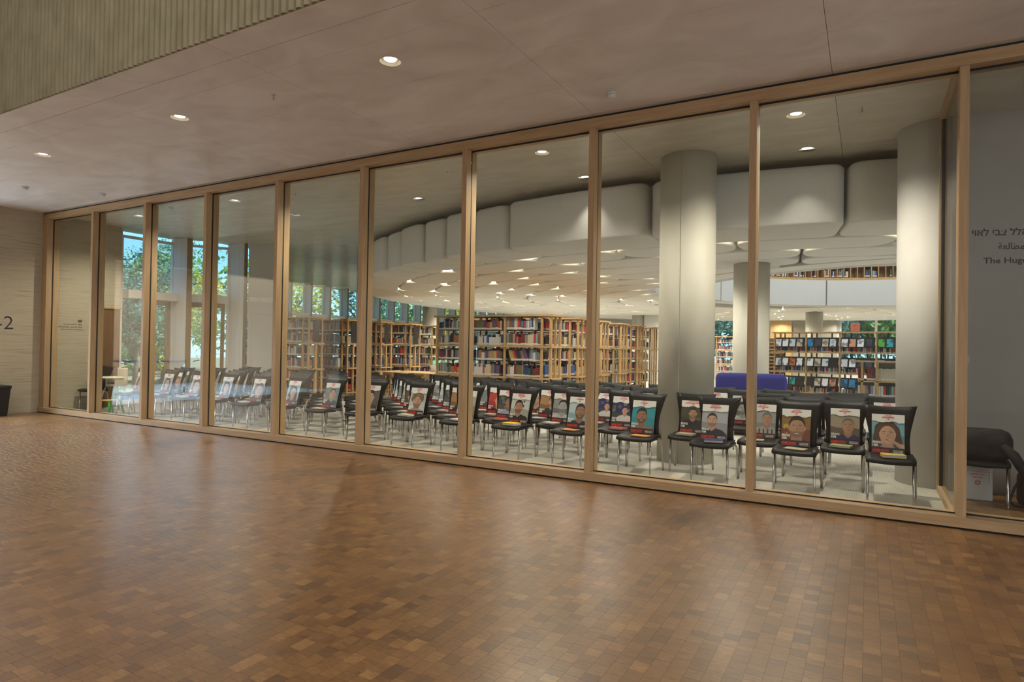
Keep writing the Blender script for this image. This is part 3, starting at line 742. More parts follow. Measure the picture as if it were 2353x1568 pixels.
for i in range(4):
    put('upright', upm, disp, (i*bay, 0, 0))
    for lv in range(3):
        zb = (1.70, 1.03, .36)[lv]
        put('display_board', bdm, disp, (i*bay, -.03, zb))
        for k in range(4):
            cn = row_cols[lv][i*4+k]
            if not cn: continue
            lp = Matrix.Translation((-2.95, 17.75, 0)) @ Matrix.Rotation(atan2(-1.1, 3.7), 4, 'Z') @ Matrix.Translation((i*bay + .17 + k*.245, -.048, zb+.03))
            o = put('magazine', magmesh[cn], None); o.matrix_world = lp @ Matrix.Rotation(radians(-12), 4, 'X')
            tag(o, '%s magazine, %s from the left on the %s display board row' % (cn, ORD[i*4+k], ['top', 'middle', 'lowest'][lv]), 'magazine', 'magazines on the display shelf')
        x = i*bay + .08
        while x < (i+1)*bay - .08:
            wd_ = rg.uniform(.02, .05)
            if rg.random() < .85:
                lm = Matrix.Translation((-2.95, 17.75, 0)) @ Matrix.Rotation(atan2(-1.1, 3.7), 4, 'Z') @ Matrix.Translation((x, .06, (1.54, .84, .14)[lv]))
                field_book(lm, wd_-.001, .18, rg.uniform(.14, .2)); 
            lm = Matrix.Translation((-2.95, 17.75, 0)) @ Matrix.Rotation(atan2(-1.1, 3.7), 4, 'Z') @ Matrix.Translation((x, .32, (1.54, .84, .14)[lv]))
            field_book(lm, wd_-.001, .18, rg.uniform(.2, .28)); x += wd_

# ---- book cart in front of the display
cart = empty('book_cart', (-.25, 13.4, 0)); tag(cart, 'timber book cart with dark red and cream binders beside the white column', 'book cart')
MB().box(-.05, 1.5, -.03, .45, 1.27, 1.31).build('top_board', 'shelf_oak', cart)
for x in (.08, .45, 1.35):
    MB().box(x, x+.06, 0, .06, 0, 1.27).build('post', 'shelf_oak', cart)
for z in (.75, .32):
    MB().box(0, 1.48, 0, .42, z-.03, z).build('shelf', 'shelf_oak', cart)
MB().box(.5, 1.45, .38, .41, .32, 1.27).build('back_panel', 'greywall', cart)
binders = [('dark red', .05)]*3 + [('dark red', .04)]*4 + [('navy blue', .05)] + [('cream', .045)]*11
x = -.24
for k, (cn, wd_) in enumerate(binders):
    if .17 < x + .25 - .0 < .0: pass
    o = put('binder', UB[cn], None, (x, 13.47, .75), None, (wd_-.002, .25, .34 + .01*(k % 3)))
    tag(o, '%s binder, %s from the left on the book cart' % (cn, ORD[k]), 'binder', 'binders on the book cart'); x += wd_
    if k == 2: x += .06
for k in range(22): field_book(Matrix.Translation((-.24 + k*.062, 13.45, .32)), .055, .25, .3)

me = bpy.data.meshes.new('distant_books'); me.from_pydata(fieldv, [], fieldf); me.materials.append(MT['books'])
at = me.attributes.new('h', 'FLOAT', 'POINT'); at.data.foreach_set('value', fieldh)
o = put('distant_books', me); o['kind'] = 'stuff'; o['label'] = 'rows of library books on the further shelves'; o['category'] = 'books'

# ================================================================== CHAIRS
def build_chair_meshes():
    # seat: shallow dished shell with a front apron
    mb = MB(); nx, ny = 9, 8; top = []
    for j in range(ny):
        t = j/(ny-1); y = -.225 + .43*t; hw = .222 - .012*t
        for i in range(nx):
            s = i/(nx-1)*2-1
            z = .455 - .010*(1-s*s) - (.022*max(0, (.2-t)/.2)**2) + .006*t
            top.append((hw*s, y - .018*(1-s*s)*(1 if t < .3 else 0)*(1-t/.3), z))
    bot = [(x*.985, y*.985, z - (.016 if .12 < (y+.24)/.44 else .030)) for x, y, z in top]
    n = nx*ny; fs = []
    for j in range(ny-1):
        for i in range(nx-1):
            a = j*nx+i; fs.append((a, a+1, a+nx+1, a+nx)); fs.append((n+a, n+a+nx, n+a+nx+1, n+a+1))
    ring = [i for i in range(nx)] + [j*nx+nx-1 for j in range(1, ny)] + [(ny-1)*nx+i for i in range(nx-2, -1, -1)] + [j*nx for j in range(ny-2, 0, -1)]
    for k in range(len(ring)): a, b = ring[k], ring[(k+1) % len(ring)]; fs.append((a, n+a, n+b, b))
    mb.q(top+bot, fs, True)
    # skirt under the rim
    for s in (-1, 1): mb.box(s*.2-.018, s*.2+.018, -.19, .19, .405, .437)
    mb.box(-.2, .2, -.222, -.208, .405, .432)
    seat = mb.mesh('seat', 'black')
    # backrest: flaring, curved panel
    mb = MB(); nx, nz = 9, 10; fr = []; bk = []
    for j in range(nz):
        t = j/(nz-1); z = .445 + .51*t; hw = .195 - .012*sin(pi*min(1, t*1.4)) + .062*t**2.6; y0 = .168 + .02*t + .105*t*t
        for i in range(nx):
            s = i/(nx-1)*2-1; zz = z - (.018*(1-s*s) if j == nz-1 else 0)
            y = y0 + .022*(1-s*s)*t
            fr.append((hw*s, y, zz)); bk.append((hw*s*.995, y+.013, zz))
    n = nx*nz; fs = []
    for j in range(nz-1):
        for i in range(nx-1):
            a = j*nx+i; fs.append((a, a+nx, a+nx+1, a+1)); fs.append((n+a, n+a+1, n+a+nx+1, n+a+nx))
    ring = [i for i in range(nx)] + [j*nx+nx-1 for j in range(1, nz)] + [(nz-1)*nx+i for i in range(nx-2, -1, -1)] + [j*nx for j in range(nz-2, 0, -1)]
    for k in range(len(ring)): a, b = ring[k], ring[(k+1) % len(ring)]; fs.append((a, b, n+b, n+a))
    mb.q(fr+bk, fs, True); back = mb.mesh('backrest', 'black')
    legs = []
    for s in (-1, 1):
        legs.append(MB().tube([(s*.198, -.175, .43), (s*.202, -.188, .01), (s*.202, -.188, 0)], .0125, 8).mesh('leg', 'chrome'))
        legs.append(MB().tube([(s*.20, .02, .418), (s*.222, .10, .412), (s*.232, .145, .39), (s*.236, .165, .34), (s*.238, .185, .2), (s*.240, .215, 0)], .0125, 8).mesh('leg', 'chrome'))
    return seat, back, legs
CH = build_chair_meshes()
def chair(x, y, rz, label):
    c = empty('stacking_chair', (x, y, 0), rz); tag(c, label, 'chair', 'black chairs set out in rows behind the glass')
    put('seat', CH[0], c); put('backrest', CH[1], c)
    for m in CH[2]: put('leg', m, c)
    return c

# ---- posters: board plus printed layers
PW, PH = .30, .42
_cm = {}
def colmat(c, rough=.42):
    k = tuple(round(a, 3) for a in c)
    if k not in _cm: _cm[k] = mat('print_%d' % len(_cm), c, rough)
    return _cm[k]
class Flat:
    "flat print: layered polygons in the poster plane (x right, z up), each layer a hair in front of the last"
    def __init__(s, x0=-PW/2, x1=PW/2, z0=0, z1=PH): s.mb = MB(); s.mats = []; s.d = 0; s.c = (x0, x1, z0, z1)
    def clip(s, pts):
        x0, x1, z0, z1 = s.c
        def half(p, f):
            out = []
            for i in range(len(p)):
                a, b = p[i], p[(i+1) % len(p)]; fa, fb = f(a), f(b)
                if fa >= 0: out.append(a)
                if fa*fb < 0: t = fa/(fa-fb); out.append((a[0]+(b[0]-a[0])*t, a[1]+(b[1]-a[1])*t))
            return out
        for f in (lambda p: p[0]-x0, lambda p: x1-p[0], lambda p: p[1]-z0, lambda p: z1-p[1]):
            pts = half(pts, f)
            if len(pts) < 3: return None
        return pts
    def poly(s, pts, col):
        pts = s.clip(pts)
        if not pts: return
        m = colmat(col) if not isinstance(col, str) else MT[col]
        if m not in s.mats: s.mats.append(m)
        s.mb.k = s.mats.index(m); s.d += .00012; y = -.0018 - s.d
        t = tessellate_polygon([[Vector((a, b, 0)) for a, b in pts]])
        s.mb.q([(a, y, b) for a, b in pts], t)
    def ell(s, cx, cz, rx, rz, col, n=20, rot=0, a0=0, a1=360):
        pts = []
        for i in range(n + (0 if a1-a0 == 360 else 1)):
            a = radians(a0 + (a1-a0)*i/n); x, z = rx*cos(a), rz*sin(a)
            pts.append((cx + x*cos(rot) - z*sin(rot), cz + x*sin(rot) + z*cos(rot)))
        s.poly(pts, col)
    def rect(s, x0, x1, z0, z1, col): s.poly([(x0, z0), (x1, z0), (x1, z1), (x0, z1)], col)
    def mesh(s, name): 
        m = bpy.data.meshes.new(name); m.from_pydata(s.mb.v, [], s.mb.f)
        m.polygons.foreach_set('material_index', s.mb.mi)
        for a in s.mats: m.materials.append(a)
        return m
def mul(c, k): return tuple(min(1, a*k) for a in c)
SK = {'light': (.50, .29, .20), 'mid': (.40, .215, .135), 'tan': (.30, .15, .09), 'grey': (.36, .36, .36)}
def portrait(p):
    F = Flat(z0=.062, z1=.345); bg = p['bg']
    F.rect(-.15, .15, .06, .35, bg[0])
    rp = random.Random(str(p))
    if len(bg) > 1: F.poly([(-.16, .05), (.16, .05), (.16, .19), (.06, .205), (-.05, .19), (-.16, .21)], bg[1])
    if len(bg) > 2:
        for i in range(9): F.ell(rp.uniform(-.14, .14), rp.uniform(.14, .33), rp.uniform(.012, .035), rp.uniform(.012, .03), bg[2] if i % 2 else mul(bg[2], .6), 10)
    cx, cz, k = p.get('pos', (0, .205, 1)); sk = SK[p.get('skin', 'mid')]; hair = p.get('hair', (.025, .017, .012)); sh = p['shirt']; tl = p.get('tilt', 0)
    style = p.get('style', 'short')
    if style == 'long': F.poly([(cx-.075*k, cz+.06*k), (cx-.04*k, cz+.095*k), (cx+.03*k, cz+.095*k), (cx+.07*k, cz+.05*k), (cx+.09*k, cz-.06*k), (cx+.10*k, cz-.16*k), (cx-.10*k, cz-.16*k), (cx-.09*k, cz-.06*k)], hair)
    # shoulders
    F.poly([(cx-.15*k, cz-.20*k), (cx-.145*k, cz-.13*k), (cx-.11*k, cz-.10*k), (cx-.035*k, cz-.078*k), (cx+.035*k, cz-.078*k), (cx+.11*k, cz-.10*k), (cx+.145*k, cz-.13*k), (cx+.15*k, cz-.20*k)], sh)
    if p.get('stripe'):
        for i in range(6): F.rect(cx-.13*k+i*.045*k, cx-.115*k+i*.045*k, cz-.20*k, cz-.112*k, p['stripe'])
    F.poly([(cx-.032*k, cz-.035*k), (cx+.032*k, cz-.035*k), (cx+.036*k, cz-.085*k), (cx, cz-.115*k), (cx-.036*k, cz-.085*k)], mul(sk, .78))
    if style == 'curly':
        for i in range(22): a = radians(-15 + 210*i/21); F.ell(cx + .062*k*cos(a), cz + .03*k + .062*k*sin(a), .018*k, .018*k, mul(hair, rp.uniform(.7, 1.5)), 8)
    elif style != 'bald': F.ell(cx, cz+.020*k, .052*k, .066*k, hair, 24, tl)
    for s_ in (-1, 1): F.ell(cx + s_*.050*k, cz-.002*k, .009*k, .016*k, mul(sk, .85), 10)
    F.ell(cx, cz-.003*k, .049*k, .064*k, sk, 24, tl)
    F.ell(cx+.022*k, cz-.006*k, .025*k, .052*k, mul(sk, .86), 16, tl)
    if p.get('beard'):
        bc = tuple(sk[i]*.42 + hair[i]*.58*p.get('bl', 2.0)*.5 for i in range(3))
        F.poly([(cx-.0485*k, cz-.006*k), (cx-.043*k, cz-.020*k), (cx-.026*k, cz-.027*k), (cx-.014*k, cz-.0235*k), (cx, cz-.026*k), (cx+.014*k, cz-.0235*k), (cx+.026*k, cz-.027*k), (cx+.043*k, cz-.020*k), (cx+.0485*k, cz-.006*k), (cx+.044*k, cz-.036*k), (cx+.030*k, cz-.058*k), (cx, cz-.069*k), (cx-.030*k, cz-.058*k), (cx-.044*k, cz-.036*k)], bc)
    if style == 'short': F.poly([(cx-.0505*k, cz+.012*k), (cx-.051*k, cz+.04*k), (cx-.036*k, cz+.070*k), (cx, cz+.085*k), (cx+.036*k, cz+.070*k), (cx+.051*k, cz+.04*k), (cx+.0505*k, cz+.012*k), (cx+.045*k, cz+.034*k), (cx+.034*k, cz+.050*k), (cx+.006*k, cz+.055*k), (cx-.030*k, cz+.051*k), (cx-.044*k, cz+.036*k)], hair)
    if style == 'long':
        F.poly([(cx-.052*k, cz+.03*k), (cx-.01*k, cz+.068*k), (cx-.05*k, cz+.07*k), (cx-.07*k, cz+.02*k), (cx-.075*k, cz-.14*k), (cx-.045*k, cz-.10*k)], mul(hair, 1.3))
        F.poly([(cx+.052*k, cz+.03*k), (cx+.0*k, cz+.068*k), (cx+.05*k, cz+.066*k), (cx+.068*k, cz+.02*k), (cx+.075*k, cz-.14*k), (cx+.045*k, cz-.10*k)], hair)
    if style == 'curly':
        for i in range(9): a = radians(20 + 140*i/8); F.ell(cx + .043*k*cos(a), cz + .022*k + .04*k*sin(a), .013*k, .012*k, mul(hair, rp.uniform(.8, 1.4)), 8)
    # face
    dk = mul(sk, .30)
    for s_ in (-1, 1):
        F.rect(cx + s_*.021*k - .011*k, cx + s_*.021*k + .011*k, cz+.0165*k, cz+.021*k, mul(sk, .22))
        F.ell(cx + s_*.020*k, cz+.007*k, .008*k, .0038*k, (.55, .5, .46), 10); F.ell(cx + s_*.020*k, cz+.007*k, .0038*k, .0038*k, (.02, .015, .012), 8)
    F.poly([(cx-.004*k, cz+.004*k), (cx+.005*k, cz+.004*k), (cx+.010*k, cz-.018*k), (cx-.008*k, cz-.019*k)], mul(sk, .74))
    if p.get('smile'): (F.ell(cx, cz-.0345*k, .0185*k, .0095*k, mul(sk, .45), 14, 0, 180, 360), F.ell(cx, cz-.0352*k, .0155*k, .0055*k, (.58, .55, .51), 14, 0, 180, 360))
    else: F.ell(cx, cz-.037*k, .016*k, .0045*k, mul((.42, .16, .13), .8) if p.get('skin') != 'grey' else (.2, .2, .2), 12)
    if p.get('shades'): F.rect(cx-.045*k, cx-.004*k, cz-.001*k, cz+.018*k, (.02, .02, .025)); F.rect(cx+.004*k, cx+.045*k, cz-.001*k, cz+.018*k, (.02, .02, .025)); F.rect(cx-.05*k, cx+.05*k, cz+.013*k, cz+.018*k, (.02, .02, .025))
    if p.get('headshades'): F.ell(cx-.018*k, cz+.062*k, .020*k, .010*k, (.02, .02, .04), 12); F.ell(cx+.022*k, cz+.062*k, .020*k, .010*k, (.02, .02, .04), 12)
    if p.get('hand'):
        for i in range(4): F.poly([(cx-.005*k+i*.012*k, cz-.03*k-i*.008*k), (cx+.012*k+i*.012*k, cz-.026*k-i*.008*k), (cx+.10*k, cz-.075*k-i*.010*k), (cx+.10*k, cz-.095*k-i*.010*k)], mul(sk, 1.0-.08*i))
        F.poly([(cx+.08*k, cz-.06*k), (cx+.2*k, cz-.10*k), (cx+.2*k, cz-.17*k), (cx+.08*k, cz-.12*k)], sk)
    return F.mesh('portrait')
def header(rows, seed):
    F = Flat(); rp = random.Random(seed); n = 16
    bot = [(-.15 + .30*i/n, .338 + rp.uniform(-.006, .006) + .008*sin(i*.7+seed)) for i in range(n+1)]
    F.poly(bot + [(.15, .4195), (-.15, .4195)], (.72, .70, .67))
    return F.mesh('header')
def footer():
    F = Flat(); F.rect(-.15, .15, 0.0005, .064, (.022, .018, .020)); F.rect(-.143, .012, .0075, .0115, 'red'); F.rect(.148, .15, .0, .345, (.03, .022, .025)); 
    F.rect(.045, .142, .010, .0125, (.6, .08, .07))
    return F.mesh('footer')
FOOT = footer()
def caption(word):
    ms = [(text_mesh('BRING', .036, .0011, .82, mats='paper', thick=.0003), -.142, .104), (text_mesh(word, .036, .0011, .82, mats='paper', thick=.0003), -.142, .072),
          (text_mesh('HOME NOW!', .0375, .0012, .66, mats='red', thick=.0003), -.142, .018),
          (text_mesh('HOSTAGES AND MISSING', .0108, .0002, .75, mats='paper', thick=.0003), .044, .034), (text_mesh('FAMILIES FORUM', .0175, .0005, .66, mats='paper', thick=.0003), .044, .017)]
    return ms
CAPT = {'HIM': caption('HIM'), 'HER': caption('HER')}
board_m = MB().box(-PW/2, PW/2, -.0015, .0015, 0, PH).mesh('board', 'paper')
RX = Matrix.Rotation(pi/2, 4, 'X')
def name_lines(lines):
    out = []; z = .400
    for i, t in enumerate(lines):
        m = text_mesh(t, (.0205, .0215, .0195)[i], .0007, .78 if len(t) < 20 else .62, 'CENTER', .0003, 'red'); out.append((m, 0.0, z - (.0, .021, .042)[i]))
    return out
def smear_lines(seed):
    "lettering too small to read: three rows of red strokes"
    F = Flat(); rp = random.Random(seed)
    for i, (z, hw) in enumerate(((.4005, .036), (.3795, .044), (.3585, .012))):
        x = -hw
        while x < hw: w_ = rp.uniform(.003, .006); F.rect(x, x+w_, z, z+.0135, 'red'); x += w_ + rp.uniform(.0015, .003)
    return F.mesh('name_lines')
PVAR = {
 'woman_hand': dict(d='a long-haired woman, hand at mouth', w='HER', n=['רגרב םגא', 'AGAM BERGER', '(19)'], bg=[(.16, .34, .42), (.10, .20, .26)], shirt=(.14, .17, .22), style='long', hair=(.07, .035, .02), skin='light', pos=(-0.005, 0.204, 1.52), hand=1),
 'grey_navy': dict(d='a grey-haired man in a navy shirt', n=['ןימינב ןור', 'RON BENJAMIN', '(53)'], bg=[(.30, .25, .18), (.12, .085, .055)], shirt=(.022, .028, .09), style='short', hair=(.16, .13, .11), skin='mid', pos=(0.030, 0.215, 1.19)),
 'autumn': dict(d='a dark-haired man before autumn leaves', n=['ךורב לאירוא', 'URIEL BARUCH', '(35)'], bg=[(.22, .12, .035), (.16, .04, .02), (.42, .28, .05)], shirt=(.018, .014, .014), hair=(.02, .013, .01), skin='mid', pos=(0.010, 0.205, 1.65), beard=1, bl=6, smile=1),
 'plaid': dict(d='a man in a plaid shirt', n=['ימע ןב דהוא', 'OHAD BEN AMI', '(55)'], bg=[(.27, .29, .30), (.20, .21, .22)], shirt=(.30, .29, .27), stripe=(.03, .03, .03), hair=(.14, .12, .11), skin='mid', pos=(0.050, 0.235, 1.06)),
 'blackshirt': dict(d='a man in a black collared shirt', n=['יקסבלסרב םור', 'ROM BRASLAVSKI', '(19)'], bg=[(.36, .36, .39), (.24, .24, .27)], shirt=(.016, .014, .017), hair=(.025, .016, .012), skin='light', pos=(-0.030, 0.225, 1.12), beard=1, bl=5),
 'darktee': dict(d='a smiling man in a black tee at night', n=['בונפורט (השס) רדנסכלא', 'ALEXANDER (SASHA) TRUFANOV', '(28)'], bg=[(.05, .055, .035), (.03, .03, .025), (.10, .09, .05)], shirt=(.012, .012, .014), hair=(.02, .014, .01), skin='mid', pos=(0.000, 0.250, 0.95), smile=1, beard=1, bl=5),
 'teal_water': dict(d='a bearded man in teal water', n=['ןמרב ויז', 'ZIV BERMAN', '(26)'], bg=[(.03, .27, .33), (.025, .22, .27)], shirt=(.27, .14, .085), hair=(.018, .012, .01), skin='tan', pos=(-0.020, 0.215, 1.32), beard=1, bl=1.5, smile=1),
 'sky_beard': dict(d='a smiling bearded man before a pale sky', n=['ןמרב ילג', 'GALI BERMAN', '(26)'], bg=[(.42, .52, .56), (.20, .34, .38)], shirt=(.035, .03, .045), hair=(.03, .02, .016), skin='tan', pos=(0.020, 0.215, 1.39), beard=1, bl=1.6, smile=1),
 'beach': dict(d='a bearded man on a beach', n=['הנחוא םייח ףסוי', 'YOSEF OHANA', '(24)'], bg=[(.48, .50, .48), (.30, .30, .26), (.12, .16, .08)], shirt=(.012, .012, .014), hair=(.018, .013, .012), skin='mid', pos=(-0.020, 0.225, 1.25), beard=1, bl=1.8),
 'whiteshirt': dict(d='a man in white at night', n=['ןהכ היליא', 'ELIYA COHEN', '(27)'], bg=[(.018, .022, .14), (.05, .05, .05), (.16, .17, .14)], shirt=(.55, .53, .50), hair=(.05, .03, .02), skin='light', pos=(0.030, 0.225, 0.73)),
 'curly': dict(d='a man with curly brown hair', bg=[(.42, .47, .46), (.48, .52, .50)], shirt=(.30, .28, .26), style='curly', hair=(.17, .105, .055), skin='light', pos=(-0.005, 0.208, 1.48), beard=1, bl=.9),
 'headshades': dict(d='a laughing man, sunglasses on head', bg=[(.10, .075, .06), (.085, .06, .05)], shirt=(.02, .02, .022), hair=(.02, .014, .012), skin='light', pos=(-0.015, 0.222, 1.32), headshades=1, smile=1, tilt=.12),
 'yellow_sea': dict(d='a tilted man in dark blue', bg=[(.16, .20, .22), (.20, .22, .20)], shirt=(.045, .06, .085), hair=(.05, .03, .02), skin='light', pos=(0.020, 0.231, 1.21), smile=1, tilt=-.3),
 'shades_beach': dict(d='a man in sunglasses on a beach', bg=[(.40, .38, .33), (.24, .22, .20)], shirt=(.30, .17, .12), hair=(.02, .015, .013), skin='tan', pos=(-0.030, 0.235, 1.06), shades=1),
 'woman_blue': dict(d='a woman against a pale blue sky', w='HER', bg=[(.30, .45, .58), (.36, .46, .54)], shirt=(.16, .05, .05), style='long', hair=(.03, .02, .016), skin='light', pos=(0.000, 0.215, 1.32), smile=1),
 'bw_beard': dict(d='a black and white bearded man', bg=[(.25, .25, .25), (.13, .13, .13)], shirt=(.45, .45, .45), hair=(.02, .02, .02), skin='grey', pos=(0.000, 0.224, 1.29), beard=1, bl=2),
 'warm_room': dict(d='a red-haired man in a dark sweater', bg=[(.34, .19, .08), (.20, .10, .04)], shirt=(.03, .024, .03), hair=(.11, .045, .02), skin='light', pos=(0.050, 0.235, 1.06), beard=1, bl=1.2),
 'lightblue_tee': dict(d='a man in a light blue tee', bg=[(.05, .055, .05), (.08, .08, .06), (.2, .2, .2)], shirt=(.25, .36, .50), hair=(.03, .02, .015), skin='tan', pos=(0.030, 0.233, 1.19)),
 'bald_red': dict(d='a bald man before a red backdrop', bg=[(.42, .05, .04), (.32, .03, .03)], shirt=(.02, .015, .015), style='bald', skin='light', pos=(0.040, 0.210, 1.45)),
 'closeup': dict(d='a smiling woman seen very close', w='HER', bg=[(.48, .46, .42), (.36, .32, .27)], shirt=(.05, .035, .03), style='long', hair=(.05, .028, .018), skin='mid', pos=(0.030, 0.190, 1.78), smile=1),
 'glasses_older': dict(d='an older bald man with grey beard', bg=[(.46, .47, .47), (.30, .33, .34)], shirt=(.07, .085, .11), style='bald', hair=(.2, .2, .2), skin='light', pos=(0.000, 0.216, 1.39), beard=1, bl=1),
}
_pv = {}
def poster(var, loc_world, rz, label):
    p = PVAR[var]
    if var not in _pv:
        _pv[var] = dict(port=portrait(p), head=header(0, len(_pv)+1), names=name_lines(p['n']) if 'n' in p else None, smear=None if 'n' in p else smear_lines(len(_pv)))
    v = _pv[var]
    root = empty('poster', loc_world, rz); root.rotation_euler = (radians(-16.5), 0, rz)
    tag(root, label, 'poster', 'portrait posters propped on the chairs')
    put('board', board_m, root); put('portrait', v['port'], root); hd = put('header', v['head'], root, (0, -.0062, 0)); ft = put('footer', FOOT, root, (0, -.0062, 0))
    for m, x, z in CAPT[p.get('w', 'HIM')]: put('caption', m, ft, (x, -.0038, z), (pi/2, 0, 0))
    if v['names']:
        for m, x, z in v['names']: put('name_line', m, hd, (x, -.0038, z), (pi/2, 0, 0))
    else: put('name_line', v['smear'], hd, (0, -.0013, 0))
    return root
ROW = ['front', 'second', 'third', 'fourth', 'fifth', 'back']
front_vars = {0: 'woman_hand', 1: 'autumn', 2: 'blackshirt', 3: 'teal_water', 4: 'sky_beard', 5: 'beach', 6: 'shades_beach', 7: 'curly', 8: 'headshades', 9: 'yellow_sea', 10: 'woman_blue'}
second_vars = {0: 'grey_navy', 1: 'plaid', 2: 'darktee', 3: 'whiteshirt', 4: 'bw_beard', 5: 'lightblue_tee'}
third_vars = {2: 'closeup', 3: 'glasses_older', 4: 'whiteshirt', 5: 'warm_room', 6: 'bald_red'}
anon = ['woman_blue', 'lightblue_tee', 'bw_beard', 'warm_room', 'glasses_older', 'closeup', 'shades_beach', 'curly', 'headshades', 'yellow_sea']
SEATB = {0: [('yellow and white', (.50, .40, .10), .03), ('cream', (.45, .38, .26), .008), ('navy', (.03, .04, .16), .03), ('orange', (.62, .26, .03), .008), ('orange', (.60, .24, .04), .008), ('yellow', (.62, .52, .02), .03), ('white', (.55, .56, .6), .02), ('cream and white', (.50, .48, .34), .028), ('cream', (.52, .40, .26), .012), ('cream', (.55, .42, .28), .010)],
         1: [('pale green', (.30, .36, .14), .022), ('cream', (.40, .34, .24), .01), ('cream', (.46, .38, .24), .022), ('red', (.5, .08, .05), .02), ('white', (.55, .53, .45), .02), ('red', (.55, .09, .06), .018)]}
bookm = {}
def seatbook(col, th):
    k = (col, th)
    if k not in bookm:
        mb = MB(); mb.k = 0; mb.box(-.105, .105, -.075, .075, 0, th*.12+.001); mb.box(-.105, .105, -.075, .075, th*.88, th); mb.box(-.105, -.102, -.075, .075, th*.12, th*.88); mb.k = 1; mb.box(-.102, .101, -.071, .071, th*.12, th*.88)
        bookm[k] = mb.mesh('book', [colmat(col), 'paper'])
    return bookm[k]
rc = random.Random(21); nsecond = {}
COL = [(-2.185, 2.06, .375), (.69, 2.19, .40)]
for r in range(6):
    idx = 0
    for k in range(0, 16):
        xc = .205 - .885*k - .0012*k*k - (.4425 if r % 2 else 0); yc = .91 + .46*r
        if r % 2 and k == 15: continue
        if r == 2 and k == 0: xc -= .07
        if r == 1 and k == 2: yc -= .035; xc += .08
        if r >= 4 and k >= 15: continue
        if xc < -13.6: continue
        skip = False
        for cx, cy, cr in COL:
            dx = max(abs(xc-cx) - .26, 0); dy = max(cy - (yc+.30), (yc-.23) - cy, 0)
            if hypot(dx, dy) < cr - .005: skip = True
        if skip: continue
        jx, jy, jr = rc.uniform(-.012, .012), rc.uniform(-.012, .012), radians(rc.uniform(-2.5, 2.5))
        if r == 0 and k in (0, 1, 2, 3, 4, 5): jx = jy = 0
        if r == 1 and k == 2: jy = jr = 0
        X, Y = xc+jx, yc+jy
        where = '%s row, %s from the right' % (ROW[r], ORD[idx])
        chair(X, Y, jr, 'black plastic chair with steel legs, ' + where)
        var = None
        if r == 0: var = front_vars.get(k)
        elif r == 1: var = second_vars.get(k)
        elif r == 2: var = third_vars.get(k)
        if not var: var = anon[(k*5 + r*3) % len(anon)]
        R = Matrix.Rotation(jr, 4, 'Z'); off = R @ Vector((rc.uniform(-.012, .012) - (.012 if r == 0 else 0), .112, 0))
        poster(var, (X+off.x, Y+off.y, .4555), jr + radians(rc.uniform(-2, 2)), ('poster of %s, %s row, %s from right' % (PVAR[var]['d'], ROW[r], ORD[idx])))
        if r <= 3:
            lst = SEATB.get(r, []); nm, col, th = lst[k] if k < len(lst) else rc.choice([('cream', (.5, .45, .34), .02), ('white', (.58, .57, .54), .02), ('pale grey', (.38, .40, .42), .015)])
            off = R @ Vector((rc.uniform(-.06, .05), -.085, 0))
            o = put('book', seatbook(col, th), None, (X+off.x, Y+off.y, .4525), (0, 0, rc.uniform(-.3, .3)))
            tag(o, '%s book lying on the chair seat, %s' % (nm, where), 'book', 'books lying on the chair seats')
        idx += 1
chair(-14.86, .93, 0, 'black chair standing alone against the board-marked concrete wall')

# ================================================================== OTHER FURNITURE
# ---- high chair
hc = empty('high_chair', (-14.2, 1.02, 0), 0); tag(hc, 'cream plastic high chair with tray and splayed grey legs', 'high chair')
MB().bbox(-.23, .23, -.27, .08, .70, .75, .03).build('tray', 'cream', hc)
mb = MB(); mb.bbox(-.17, .17, -.12, .17, .53, .58, .03); mb.bbox(-.17, .17, .13, .18, .55, .93, .02); mb.bbox(-.19, -.155, -.1, .15, .55, .72, .015); mb.bbox(.155, .19, -.1, .15, .55, .72, .015); mb.build('shell', 'cream', hc)
for sx in (-1, 1):
    for sy in (-1, 1): MB().tube([(sx*.15, sy*.10, .54), (sx*.26, sy*.24, 0)], .014).build('leg', 'chromeB', hc)
# ---- green child's chair with a wooden seat
gc = empty('childs_chair', (-13.78, .72, 0), radians(8)); tag(gc, 'small green plastic child\'s chair with pale wooden seat', 'chair')
MB().bbox(-.15, .15, -.15, .15, .265, .285, .009).build('seat', 'timber', gc)
for sx in (-1, 1):
    for sy in (-1, 1): MB().tube([(sx*.12, sy*.12, .265), (sx*.165, sy*.165, 0)], [.026, .018], 6).build('leg', 'green', gc)
MB().tube([(-.13, .13, .265), (-.15, .17, .42), (-.09, .19, .50), (.09, .19, .50), (.15, .17, .42), (.13, .13, .265)], .020, 6).build('backrest', 'green', gc)
# ---- bin by the left wall
bn = empty('waste_bin', (-14.93, -.86, 0)); tag(bn, 'black waste bin with liner against the left wall', 'bin')
mb = MB(); lo, hi = .155, .195
pts = [(-lo, -lo, 0), (lo, -lo, 0), (lo, lo, 0), (-lo, lo, 0), (-hi, -hi, .58), (hi, -hi, .58), (hi, hi, .58), (-hi, hi, .58), (-hi+.02, -hi+.02, .58), (hi-.02, -hi+.02, .58), (hi-.02, hi-.02, .58), (-hi+.02, hi-.02, .58), (-lo+.02, -lo+.02, .03), (lo-.02, -lo+.02, .03), (lo-.02, lo-.02, .03), (-lo+.02, lo-.02, .03)]
fs = [(3, 2, 1, 0), (12, 13, 14, 15)]
for a, b in ((0, 4), (4, 8), (8, 12)):
    for i in range(4): fs.append((a+i, a+(i+1) % 4, b+(i+1) % 4, b+i))
mb.q(pts, fs).build('body', 'blackmetal', bn)
MB().bbox(-hi-.012, hi+.012, -hi-.012, hi+.012, .545, .60, .01).build('liner_rim', 'darkcloth', bn)
